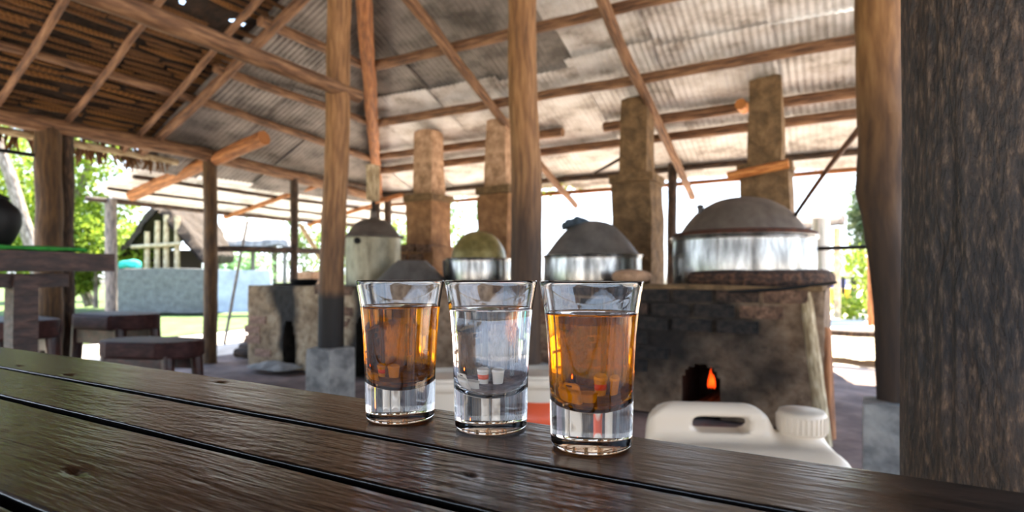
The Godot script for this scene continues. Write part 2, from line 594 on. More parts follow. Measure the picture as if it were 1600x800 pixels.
	M("bark", [c(.34, .29, .25), c(.52, .46, .41), c(.66, .60, .55)], {"scale": Vector3(2, .6, 1), "rough": .9, "bump": 1.0, "seed": 61})
	M("sand", [c(.66, .55, .42), c(.80, .72, .60), c(.90, .86, .78)], {"tri": true, "scale": Vector3(.6, .6, .6), "rough": .95, "bump": 1.0, "seed": 62})
	var lean := M("lean_sheet", [c(.78, .77, .76), c(.86, .85, .84), c(.91, .90, .90)], {"scale": Vector3(.6, .9, 1), "rough": .5, "seed": 63, "two": true})
	lean.backlight_enabled = true
	lean.backlight = Color(.62, .62, .62)
	var leaf := M("leaf", [c(1, 1, 1)], {"rough": .6, "spec": .25, "vc": true, "two": true})
	leaf.backlight_enabled = true
	leaf.backlight = Color(.8, .8, .8)
	var glass := StandardMaterial3D.new()
	glass.resource_name = "glass"
	glass.albedo_color = Color(1, 1, 1, 0)
	glass.roughness = 0.0
	glass.transparency = BaseMaterial3D.TRANSPARENCY_ALPHA
	glass.refraction_enabled = true
	glass.refraction_scale = 0.05
	mats["glass"] = glass
	for k in [["amber", Color(.83, .495, .015, 0)], ["clear_spirit", Color(.97, .98, 1.0, 0)]]:
		var l := glass.duplicate()
		l.resource_name = k[0]
		l.albedo_color = k[1]
		l.refraction_scale = 0.0345
		mats[k[0]] = l

func grounds() -> void:
	# uneven sheets with thickness under them
	var flo := struct("floor", P(-1.5, 2.0, -CAM))
	var mb := MB.new()
	ground_into(mb, -5.7, 2.8, -2.0, 6.0, 0.14, 0.018, 0.0)
	part("packed_earth", mb.commit(flo.position), mats["earth"], flo)
	var g := struct("ground", P(0, 8, -CAM))
	mb = MB.new()
	ground_into(mb, -8.6, 60.0, -40.0, 60.0, 1.0, 0.05, -0.035)
	part("dry_earth", mb.commit(g.position), mats["ground"], g)
	mb = MB.new()
	ground_into(mb, -60.0, -8.5, -40.0, 60.0, 1.0, 0.05, -0.03)
	part("lawn", mb.commit(g.position), mats["lawn"], g)

func ground_into(mb: MB, a0: float, a1: float, b0: float, b1: float, step: float, amp: float, h: float) -> void:
	var nu := mini(110, int((a1 - a0) / step))
	var nv := mini(110, int((b1 - b0) / step))
	var ps := PackedVector3Array()
	var uv := PackedVector2Array()
	for j in nv + 1:
		for i in nu + 1:
			var a := lerpf(a0, a1, float(i) / nu)
			var b := lerpf(b0, b1, float(j) / nv)
			ps.append(P(a, b, -CAM + h + amp * (nz.get_noise_2d(a * 7, b * 7) + 0.4 * nz.get_noise_2d(a * 30, b * 30)) - amp * 0.6))
			uv.append(Vector2(a, b))
	mb.grid(ps, nu, nv, false, false, uv)

# one corrugated sheet in the plane given by f(a, b) -> h; waves run along the slope
func sheet(a0: float, a1: float, b0: Callable, b1: Callable, f: Callable, along_b: bool, pitch: float, lift: float, sd: int) -> ArrayMesh:
	var mb := MB.new()
	var n := int(absf(a1 - a0) / pitch * 6)
	for face in 2:
		var ps := PackedVector3Array()
		var uv := PackedVector2Array()
		for j in 9:
			for i in n + 1:
				var s := lerpf(a0, a1, float(i) / n)
				var t := lerpf(b0.call(s), b1.call(s), j / 8.0)
				var a := s if along_b else t
				var b := t if along_b else s
				var h: float = f.call(a, b) + lift + 0.0042 * cos(TAU * s / pitch) + 0.018 * nz.get_noise_2d(s * 5 + sd * 9, t * 4) + 0.004 * face
				ps.append(P(a, b, h))
				uv.append(Vector2(s + sd * .37, t + sd * .61))
		mb.grid(ps, n, 8, false, (face == 0) == along_b, uv)
	return mb.commit(P(-2, 3, 1.5))

func roofs() -> void:
	var r := struct("metal_roof", P(-2, 3, 1.5))
	var far := func(_a, b): return h_far(b)
	var k := 0
	var w := 0.74
	for i in 12:
		var a0 := -5.72 + i * w
		var a1 := a0 + w + 0.06
		if i < 11:
			var lo := func(a): return clampf(hip_b(a), 4.38 + 0.05 * sin(i * 2.1), 6.2)
			var hi := func(_a): return 6.22 + 0.03 * sin(i * 3.7)
			part("metal_sheet", sheet(a0, a1, lo, hi, far, true, .052, .012 * (i % 2), k), mats["metal_sheet"], r)
			k += 1
		if a1 > -4.2:
			var lo2 := func(a): return clampf(hip_b(a), 2.36, 4.5)
			var hi2 := func(_a): return 4.5 + 0.03 * sin(i * 5.1)
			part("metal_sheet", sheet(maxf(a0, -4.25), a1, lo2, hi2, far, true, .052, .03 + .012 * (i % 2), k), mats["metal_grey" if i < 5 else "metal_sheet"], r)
			k += 1
	# the hipped end: metal beyond the boundary rafter, thatch on this side of it
	var r2 := struct("metal_roof", P(-2, 3, 1.5))
	var left := func(a, _b): return h_left(a)
	for i in 5:
		var b0 := 2.86 + i * 0.66
		var lo := func(_b): return -5.78 + 0.03 * sin(i * 2.0)
		var hi := func(b): return maxf(minf(hip_a(b), -4.3), -5.7)
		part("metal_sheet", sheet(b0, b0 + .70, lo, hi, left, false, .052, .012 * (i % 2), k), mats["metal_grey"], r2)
		k += 1
		if i < 3:
			var hi2 := func(b): return maxf(minf(hip_a(b), -2.3), -4.4)
			var lo2 := func(_b): return -4.42
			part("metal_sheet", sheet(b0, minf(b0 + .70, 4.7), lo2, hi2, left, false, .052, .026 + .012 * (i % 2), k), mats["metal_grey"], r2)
			k += 1
	thatch()

func thatch() -> void:
	var r := struct("thatch_roof", P(-4, 1, 1.8))
	# the thick backing, open at the worn holes
	var holes := [Vector2(-3.98, 2.20), Vector2(-3.90, 2.31), Vector2(-3.89, 2.68), Vector2(-3.885, 2.75)]
	var mb := MB.new()
	for face in 2:
		var nu := 140
		var nv := 180
		var ps := PackedVector3Array()
		var uv := PackedVector2Array()
		for j in nv + 1:
			for i in nu + 1:
				var a := lerpf(-5.56, -2.28, float(i) / nu)
				var b := lerpf(-1.5, 3.04, float(j) / nv)
				var h := h_left(a) + .055 + .10 * face
				h = minf(h, h_near(b) + .055 + .10 * face)
				ps.append(P(a, b, h + .02 * nz.get_noise_2d(a * 30, b * 30)))
				uv.append(Vector2(a, b))
		var keep := MB.new()
		keep.grid(ps, nu, nv, false, face == 0, uv)
		var ix := PackedInt32Array()
		for q in range(0, keep.ix.size(), 6):
			var cell := q / 6
			var a := lerpf(-5.56, -2.28, (cell % nu + .5) / nu)
			var b := lerpf(-1.5, 3.04, (cell / nu + .5) / nv)
			var open := false
			for hh in holes:
				if Vector2(a, b).distance_to(hh * (1.0 + (.055 + .10 * face) / 3.644)) < .026: open = true
			if not open:
				ix.append_array(keep.ix.slice(q, q + 6))
		var base := mb.v.size()
		mb.v.append_array(keep.v)
		mb.n.append_array(keep.n)
		mb.t.append_array(keep.t)
		for q in ix: mb.ix.append(q + base)
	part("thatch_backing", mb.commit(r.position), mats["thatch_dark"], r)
	# bundles of leaf tied in rows under it
	var kinds := []
	for k in 6:
		var m2 := MB.new()
		for s in 3:
			var y := (s - 1) * .013
			var pts := []
			for e in 5:
				pts.append(Vector3(-.36 + .18 * e + (.03 * rnd(-1, 1) if e in [0, 4] else 0.0), .006 * rnd(-1, 1), y + .005 * rnd(-1, 1)))
			log_into(m2, pts, [.004, .010, .0115, .010, .005], 5, .2, .003, k * 5 + s, Vector3.ZERO)
		kinds.append(m2.commit())
	var row := 0
	var a := -5.52
	while a < -3.05:
		var b := 0.75 + rnd(0, .4)
		while b < 2.88:
			var len := rnd(.28, .68)
			len = minf(len, 2.97 - b)
			var mid := Vector2(a, b + len / 2)
			var clear := true
			for hh in holes:
				if absf(mid.x - hh.x) < .05 and absf(mid.y - hh.y) < len / 2 + .03: clear = false
			if clear and rnd() > .07 and len > .1:
				var o := part("thatch_bundle", kinds[rng.randi() % 6], mats["thatch_a"] if rnd() < .55 else mats["thatch_b"], r)
				var xb := (BX + Vector3.UP * rnd(-.012, .012) + AX * rnd(-.02, .02)).normalized()
				var zb := (AX + Vector3.UP * .46).normalized()
				o.transform = Transform3D(Basis(xb * (len / .72), zb.cross(xb) * 1.0, zb * rnd(.72, 1.0)), P(a, b + len / 2, h_left(a) + rnd(.016, .034)) - r.position)
			b += len + rnd(.01, .05)
		a += .055
		row += 1
	# ragged fringe at the eave
	var fr := MultiMesh.new()
	fr.transform_format = MultiMesh.TRANSFORM_3D
	fr.mesh = log_mesh([Vector3.ZERO, Vector3(0, -.08, .01), Vector3(0, -.16, .03)], [.010, .012, .005], .002, 3, 5, .1)
	fr.instance_count = 520
	for k in 520:
		var b := rnd(-1.3, 3.2)
		fr.set_instance_transform(k, Transform3D(Basis.from_euler(Vector3(rnd(-.5, .5), rnd(0, 6), rnd(-.4, .4))).scaled(Vector3.ONE * rnd(.5, 1.2)), P(-5.57 + rnd(-.03, .05), b, h_left(-5.57) + rnd(.0, .06)) - r.position))
	var mm := MultiMeshInstance3D.new()
	mm.name = "thatch_fringe"
	mm.multimesh = fr
	mm.material_override = mats["thatch_b"]
	r.add_child(mm, true)
	stuff(mm)
	# the unseen slope over the table, eave lengthened behind the camera to block skylight
	var r3 := struct("thatch_roof", P(0, 0, 1.6))
	mb = MB.new()
	for face in 2:
		var ps := PackedVector3Array()
		var uv := PackedVector2Array()
		for j in 31:
			for i in 41:
				var aa := lerpf(-5.8, 3.4, i / 40.0)
				var bb := minf(lerpf(-2.1, 2.44, j / 30.0), 2.44 if aa > -2.3 else -1.45)
				ps.append(P(aa, bb, h_near(bb) + .05 + .1 * face + .02 * nz.get_noise_2d(aa * 30, bb * 30)))
				uv.append(Vector2(aa, bb))
		mb.grid(ps, 40, 30, false, face == 0, uv)
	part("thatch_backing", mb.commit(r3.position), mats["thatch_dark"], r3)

func frame_of_logs() -> void:
	# posts under the ridge
	var soot := func(p: Vector3):
		var h := p.y - CAM
		var k := smoothstep(.62, .05, h + .25 * nz.get_noise_3d(p.x * 25, p.y * 9, p.z * 25))
		return Color.WHITE.lerp(Color(.10, .09, .09), k * .92)
	var tar := func(p: Vector3):
		var h := p.y - CAM
		var e := .03 * nz.get_noise_3d(p.x * 40, p.y * 5, p.z * 40)
		var k := smoothstep(.34, .05, h + 6 * e) * .55
		return Color.WHITE.lerp(Color(.20, .18, .17), k) if h + e > -.11 else Color(.025, .027, .032)
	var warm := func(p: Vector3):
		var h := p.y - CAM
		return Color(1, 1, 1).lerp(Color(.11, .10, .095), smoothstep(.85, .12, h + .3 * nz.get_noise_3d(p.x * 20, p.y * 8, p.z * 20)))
	post_on_plinth("round peeled log post in front of the tall grey still, tarred black at its foot", [P(-2.615, 2.42, -.45), P(-2.60, 2.42, .1), P(-2.57, 2.43, .8), P(-2.535, 2.42, 2.4)], [.074, .071, .068, .063], tar, 2.0, 3)
	post_on_plinth("round log post standing between the two middle stills, smoke-blackened lower down", [P(-1.33, 2.42, -.45), P(-1.325, 2.43, .3), P(-1.342, 2.42, 1.0), P(-1.35, 2.42, 2.4)], [.077, .073, .067, .062], soot, 2.0, 8)
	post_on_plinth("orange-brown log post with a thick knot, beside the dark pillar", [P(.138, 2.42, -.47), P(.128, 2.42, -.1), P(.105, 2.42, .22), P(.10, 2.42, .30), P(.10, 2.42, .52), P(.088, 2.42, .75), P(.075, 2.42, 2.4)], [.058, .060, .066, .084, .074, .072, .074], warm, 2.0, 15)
	# posts of the hipped end
	timber("wooden_post", [P(-5.28, 2.09, -CAM), P(-5.28, 2.10, .2), P(-5.28, 2.09, 1.12)], [.095, .088, .085], mats["log_ochre"], "thick dark brown post behind the high wooden counter, under the thatch", "post", .012, 21)
	timber("wooden_post", [P(-5.30, 2.225, -CAM), P(-5.30, 2.22, 1.10)], [.05, .05], mats["log_dark"], "slim blackish pole tied against the thick post behind the counter", "post", .008, 22)
	timber("wooden_post", [P(-5.28, 3.39, -CAM), P(-5.275, 3.395, .2), P(-5.28, 3.39, 1.10)], [.066, .062, .062], mats["log_ochre"], "ochre post standing free on the earth floor, holding the slanting squared beam", "post", .008, 23)
	timber("wooden_post", [P(-5.32, 4.40, -CAM), P(-5.32, 4.40, 1.06)], [.044, .042], mats["log_dark"], "slim dark post just behind the pale stove with the sooty mouth", "post", .006, 24)
	var cp := thing("wooden_post", "brown corner post at the foot of the hip rafter, beyond the tall still", "post", P(-5.53, 5.93, -CAM))
	part("charred_shaft", log_mesh([Vector3.ZERO, Vector3(0, 1.84, 0)], [.045, .042], .006, 31), mats["log_dark"], cp)
	timber("wooden_post", [P(-5.33, 5.93, -CAM), P(-5.33, 5.93, 1.02)], [.05, .048], mats["log_dark"], "thin brown post close beside the corner post", "post", .006, 25)
	timber("wooden_post", [P(-1.57, 5.92, -CAM), P(-1.55, 5.92, 1.12)], [.048, .046], mats["log_dark"], "slim dark post against the white sky between the two right-hand chimneys", "post", .006, 26)
	timber("wooden_post", [P(-.66, 5.92, -CAM), P(-.66, 5.92, 1.1)], [.05, .05], mats["log_pale"], "pale pinkish post peeping out above the dome of the largest still", "post", .006, 27)
	# tie pole over the table's end of the shed
	timber("tie_beam", [P(-2.53, 2.56, 1.06), P(-2.56, 1.6, 1.09), P(-2.58, .6, 1.10), P(-2.6, -.9, 1.1)], [.040, .046, .046, .05], mats["log"], "long peeled tie pole lashed to the log post, crossing under the thatch", "beam", .006, 33)
	# eave logs
	timber("eave_beam", [P(-5.25, -1.2, 1.135), P(-5.25, 1.9, 1.135), P(-5.26, 3.4, 1.13), P(-5.47, 5.98, 1.03)], [.062, .06, .062, .055], mats["log"], "stout eave log along the hipped end, carrying the lower edge of the thatch", "beam", .008, 34)
	timber("eave_pole", [P(-5.49, -1.2, 1.075), P(-5.49, 1.9, 1.08), P(-5.49, 3.2, 1.06)], [.03, .03, .028], mats["log_pale"], "thin pale pole along the ragged lower edge of the thatch", "pole", .005, 35)
	timber("eave_beam", [P(-5.6, 5.95, 1.08), P(-2.5, 5.95, 1.07), P(0, 5.95, 1.08), P(3.2, 5.95, 1.08)], [.03, .032, .03, .03], mats["log_dark"], "thin dark eave pole along the far edge of the metal roof", "beam", .006, 36)
	timber("eave_pole", [P(-5.5, 6.16, .97), P(-2.5, 6.16, .95), P(3.2, 6.16, .97)], [.022, .024, .022], mats["log_orange"], "lowest thin pole under the outer rim of the metal roof", "pole", .005, 37)
	# purlins of the far slope
	var bs := [3.91, 4.6, 5.38]
	var nm := ["highest purlin under the far metal slope, beside the hip rafter", "second purlin under the far metal slope, just below the lapped sheets", "fourth purlin under the far metal slope, unbroken and next above the eave pole"]
	for k in 3:
		var b: float = bs[k]
		var h := h_far(b) - .052
		timber("purlin", [P(hip_a(b) - .02, b, h), P(-1.8, b, h - .01), P(.3, b, h + .005), P(3.2, b, h)], [.044, .04, .042, .04], mats["log"], nm[k], "purlin", .007, 40 + k)
	var h3 := h_far(5.12) - .055
	timber("purlin", [P(hip_a(5.12), 5.12, h3), P(-3.6, 5.12, h3 - .01), P(-2.39, 5.12, h3)], [.036, .042, .044], mats["log"], "broken purlin under the metal roof whose end stops short behind the middle post", "purlin", .007, 44)
	timber("purlin", [P(-1.97, 5.12, h3 - .01), P(-.5, 5.12, h3), P(3.2, 5.12, h3)], [.046, .042, .042], mats["log"], "stouter purlin under the metal roof that starts above the tall right-hand chimneys", "purlin", .007, 45)
	timber("log_stub", [P(-.755, 4.93, h3 - .02), P(-.745, 5.08, h3 - .02)], [.044, .046], M("plank_orange", [c(.60, .34, .15), c(.78, .50, .26), c(.86, .60, .34)], {"scale": Vector3(5, 1, 1), "rough": .7, "seed": 72}), "bright orange sawn log end at the top left of the largest still's chimney", "log", .003, 46)
	# rafters of the far slope
	var ra := [-2.82, -1.45, .3, 1.9]
	var rl := ["crooked log rafter coming down behind the middle post, its cut tail hanging below the eave", "crooked log rafter between the two right-hand chimneys, its tail in the white gap", "log rafter of the metal roof hidden behind the knotty post", "log rafter of the metal roof beyond the knotty post"]
	for k in 4:
		var a: float = ra[k]
		var pts := []
		for b in [2.45, 3.3, 4.2, 5.1, 6.35]:
			pts.append(P(a + .025 * sin(b * 2.3 + k), b, h_far(b) - .125 + .012 * sin(b * 3 + k)))
		timber("rafter", pts, [.048, .046, .042, .04, .034], mats["log_vc"] if false else mats["log"], rl[k], "rafter", .009, 50 + k)
	timber("hip_rafter", [P(-5.45, 5.88, 1.06), P(-4.5, 4.78, h_far(4.78) - .09), P(-3.4, 3.52, h_far(3.52) - .09), P(-2.44, 2.42, 2.44)], [.05, .058, .062, .06], mats["log_orange"], "orange-brown hip rafter rising from the corner post to the ridge", "rafter", .008, 58)
	timber("ridge_pole", [P(-2.5, 2.42, 2.42), P(0, 2.42, 2.43), P(3.3, 2.42, 2.42)], [.06, .06, .06], mats["log"], "ridge pole over the row of log posts", "beam", .006, 59)
	# purlins of the hipped end
	timber("purlin", [P(-4.70, -.9, h_left(-4.70) - .02), P(-4.69, 1.6, h_left(-4.69) - .02), P(-4.70, 2.9, h_left(-4.7) - .025), P(-4.86, 5.2, h_left(-4.86) - .05)], [.03, .028, .034, .04], mats["log"], "long purlin running from the thatch on to the grey sheets of the hipped end", "purlin", .006, 60)
	timber("purlin", [P(-4.30, 2.8, h_left(-4.30) - .05), P(-4.34, 4.5, h_left(-4.34) - .05)], [.036, .036], mats["log"], "short purlin under the grey sheets, meeting the hip rafter behind the first log post", "purlin", .006, 61)
	timber("purlin", [P(-3.75, 2.8, h_left(-3.75) - .05), P(-3.75, 3.85, h_left(-3.75) - .05)], [.04, .04], mats["log"], "uppermost short purlin under the grey sheets, above the tie pole", "purlin", .006, 62)
	timber("purlin", [P(-5.32, 2.8, h_left(-5.32) - .05), P(-5.36, 5.7, h_left(-5.36) - .05)], [.034, .034], mats["log_dark"], "lowest dark purlin under the grey sheets, close over the eave log", "purlin", .006, 63)
	# rafters under the thatch
	var tb := [.75, 1.30, 1.74, 2.18, 2.70]
	var tl := ["slim thatch rafter nearest the plank table, mostly out of the picture", "second slim thatch rafter counted from the table side", "slim thatch rafter left of the thick counter post", "slim thatch rafter coming down near the thick counter post", "slim thatch rafter next to the stout rafter where metal begins"]
	for k in 5:
		var b: float = tb[k]
		timber("rafter", [P(-5.6, b + .03, h_left(-5.6) - .03), P(-4.7, b, h_left(-4.7) - .075), P(-3.6, b - .02, h_left(-3.6) - .04), P(-2.5, b, h_left(-2.5) - .04)], [.024, .024, .026, .026], mats["log"], tl[k], "rafter", .006, 65 + k)
	timber("rafter", [P(-5.62, 2.87, h_left(-5.6) - .035), P(-4.6, 2.89, h_left(-4.6) - .075), P(-3.5, 2.91, h_left(-3.5) - .07), P(-2.44, 2.92, h_left(-2.44) - .07)], [.036, .038, .040, .042], mats["log"], "stout rafter dividing the thatch from the grey metal sheets", "rafter", .007, 71)
	# rails and odd sticks
	timber("rail", [P(-5.29, 3.35, .25), P(-5.33, 4.4, .275), P(-5.5, 5.9, .28)], [.028, .034, .026], mats["log_dark"], "dark horizontal rail between the ochre post and the corner, over the pale stove", "rail", .006, 72)
	timber("rail", [P(-5.3, -.6, .90), P(-5.3, 2.1, .90)], [.016, .016], mats["iron"], "thin black rail running to the thick counter post from the frame's edge", "rail", .002, 73)
	timber("rail", [at(1262, 389, 5.1), at(1420, 384, 4.6)], [.017, .017], mats["iron"], "thin black rail behind the largest still, running to the knotty post", "rail", .002, 74)
	timber("pole", [at(1232, 352, 3.72), at(1290, 268, 3.1), at(1352, 190, 2.3)], [.012, .013, .015], mats["log_vc"], "thin straight rod slanting from the largest still's lid up to the knotty post", "rod", .001, 75, 8, func(p): return Color(.12, .15, .19).lerp(Color(.75, .5, .25), smoothstep(1.24, 1.31, p.y)))
	timber("stick", [P(-5.45, 5.8, .97), P(-4.95, 6.0, 1.09)], [.026, .03], mats["log_orange"], "short orange stick slanting under the eave right of the corner post", "stick", .004, 76)
	timber("stick", [P(-2.02, 5.0, .93), P(-1.76, 5.05, 1.06)], [.012, .016], mats["log_dark"], "little dark stick poking out beside the chimney with the rag-topped still", "stick", .003, 77)
	timber("pole", [at(387, 345, 7.0), at(372, 420, 7.0), at(357, 502, 7.2), at(351, 537, 7.1)], [.014, .016, .018, .018], mats["log_grey"], "thin crooked bamboo pole leaning beyond the pale stove", "pole", .004, 78)
	timber("pole", [at(468, 350, 8.0), at(503, 405, 8.0), at(578, 526, 8.0)], [.03, .035, .04], mats["log_pale"], "pale leaning pole between the slim dark post and the first log post", "pole", .004, 79)

func post_on_plinth(label: String, pts: Array, radii: Array, tint: Callable, _s: float, sd: int) -> void:
	var foot: Vector3 = pts[0]
	var o := thing("log_post", label, "post", Vector3(foot.x, 0, foot.z), TURN)
	var p2 := []
	for p in pts: p2.append(p)
	var m := log_mesh(p2, radii, .007, sd, 20, .05, tint)
	var l := part("shaft", m, mats["log_vc"], o)
	l.transform = Transform3D(Basis(Vector3.UP, -TURN), Vector3(0, foot.y, 0))
	part("concrete_plinth", rough_box(Vector3(.20, foot.y + .06, .20), .06, .004, sd, Vector3(0, (foot.y + .02) / 2, 0)), mats["concrete"], o)
	o.get_child(1).set_meta("label", "grey concrete plinth")

func lean_to() -> void:
	var r := struct("lean_to_roof", P(-2, 3, 1.5))
	var f := func(a, _b): return h_lean(a)
	for i in 6:
		var b0 := 3.15 + i * .74
		var lo := func(b): return -7.32 + .9 * clampf(3.6 - b, 0, 1)
		var hi := func(_b): return -5.42
		part("translucent_sheet", sheet(b0, b0 + .78, lo, hi, f, false, .07, .01 * (i % 2), 60 + i), mats["lean_sheet"], r)
	timber("squared_beam", [P(-6.72, 3.42, .86), P(-5.7, 3.42, 1.03), P(-4.53, 3.42, 1.225)], [.062, .064, .066], mats["log_orange"], "reddish squared beam slanting up through the ochre post under the lean-to sheets", "beam", .008, 81, 8)
	var ps := [[-7.2, .03, "outermost dark purlin of the lean-to, resting on the bluish post"], [-6.25, .024, "middle thin purlin under the bright lean-to sheets"], [-6.75, .018, "thin cross lath between the outer and the middle lean-to purlins"]]
	for k in 3:
		var a: float = ps[k][0]
		timber("purlin", [P(a, 3.2, h_lean(a) - .035), P(a, 5.2, h_lean(a) - .045), P(a, 7.5, h_lean(a) - .035)], [ps[k][1], ps[k][1], ps[k][1]], mats["log_dark"], ps[k][2], "purlin", .007, 82 + k)
	timber("rafter", [P(-7.3, 4.9, h_lean(-7.3) - .07), P(-5.5, 4.9, 1.08)], [.03, .03], mats["log_orange"], "second lean-to rafter, beyond the squared beam", "rafter", .006, 86)
	timber("rafter", [P(-7.3, 6.3, h_lean(-7.3) - .07), P(-5.5, 6.3, 1.08)], [.03, .03], mats["log_orange"], "farthest lean-to rafter, seen beside the first log post", "rafter", .006, 87)
	timber("wooden_post", [P(-7.2, 3.45, -CAM), P(-7.2, 3.45, .86)], [.062, .06], mats["log_grey"], "bluish grey post holding the outer corner of the lean-to", "post", .004, 88)
	timber("wooden_post", [P(-7.2, 7.3, -CAM), P(-7.2, 7.3, .86)], [.05, .05], mats["log_grey"], "far grey post of the lean-to, behind the first log post", "post", .004, 89)

# ---------------------------------------------------------------- stoves
# local x runs along the stove, y up, the face looks along +z
func stove_body(L: float, D: float, H: float, mouths: Array, tint: Callable, sd: int) -> ArrayMesh:
	var mb := MB.new()
	var bump := func(x: float, y: float): return .010 * nz.get_noise_3d(x * 22 + sd, y * 22, sd * 3.0) + .005 * nz.get_noise_3d(x * 70, y * 70, sd * 7.0)
	var step := .018
	var nu := int(L / step)
	var nv := int(H / step)
	var k := MB.new()
	var ps := PackedVector3Array()
	var uv := PackedVector2Array()
	var cols := PackedColorArray()
	for j in nv + 1:
		for i in nu + 1:
			var x := -L / 2 + L * i / nu
			var y := H * j / nv
			var e := maxf(0.0, 1.0 - minf(minf(x + L / 2, L / 2 - x), H - y) / .04)
			ps.append(Vector3(x, y, bump.call(x, y) - .018 * e * e))
			uv.append(Vector2(x, y))
			cols.append(tint.call(x, y))
	k.grid(ps, nu, nv, false, false, uv, cols)
	for q in range(0, k.ix.size(), 6):
		var cell := q / 6
		var x := -L / 2 + L * (cell % nu + .5) / nu
		var y := H * (cell / nu + .5) / nv
		var open := false
		for m in mouths:
			# an uneven arched mouth
			var mx: float = (x - m.position.x) / m.size.x
			var my: float = (y - m.position.y) / m.size.y
			if mx > 0 and mx < 1 and my < 1.0 - .25 * pow(absf(mx - .5) * 2, 3): open = true
		if not open:
			mb.ix.append_array(k.ix.slice(q, q + 6))
	mb.v = k.v
	mb.n = k.n
	mb.t = k.t
	mb.c = k.c
	for m in mouths:
		var r: Rect2 = m.grow(.028)
		var q := [Vector3(r.position.x, 0, .0), Vector3(r.end.x, 0, .0), Vector3(r.end.x, r.end.y, .0), Vector3(r.position.x, r.end.y, .0)]
		var dk := Color(.045, .04, .038)
		var cen := Vector3(r.get_center().x, r.get_center().y, -.3)
		for e in 4:
			var a: Vector3 = q[e]
			var b: Vector3 = q[(e + 1) % 4]
			var a2 := a + Vector3(0, 0, -.62)
			var b2 := b + Vector3(0, 0, -.62)
			var out: Vector3 = cen - (a + b2) / 2
			mb.tri(a, b, b2, out, Vector2.ZERO, Vector2.ZERO, Vector2.ZERO, dk)
			mb.tri(a, b2, a2, out, Vector2.ZERO, Vector2.ZERO, Vector2.ZERO, dk)
		var z := Vector3(0, 0, -.62)
		mb.tri(q[0] + z, q[1] + z, q[2] + z, Vector3(0, 0, 1), Vector2.ZERO, Vector2.ZERO, Vector2.ZERO, dk)
		mb.tri(q[0] + z, q[2] + z, q[3] + z, Vector3(0, 0, 1), Vector2.ZERO, Vector2.ZERO, Vector2.ZERO, dk)
	# sides, top, back
	for f in 4:
		var ps2 := PackedVector3Array()
		var uv2 := PackedVector2Array()
		var cc := PackedColorArray()
		for j in 17:
			for i in 17:
				var u := i / 16.0
				var w := j / 16.0
				var p := Vector3.ZERO
				if f == 0: p = Vector3(L / 2 + bump.call(w * H, u * D), w * H, -u * D - .018)
				if f == 1: p = Vector3(-L / 2 + bump.call(w * H, u * D), w * H, -D + u * D - .018)
				if f == 2: p = Vector3(-L / 2 + u * L, H + bump.call(u * L, w * D), -w * D - .018)
				if f == 3: p = Vector3(L / 2 - u * L, w * H, -D - .018)
				ps2.append(p)
				uv2.append(Vector2(u, w))
				cc.append(tint.call(clampf(p.x, -L / 2, L / 2), minf(p.y, H)))
		mb.grid(ps2, 16, 16, false, false, uv2, cc)
	return mb.commit()

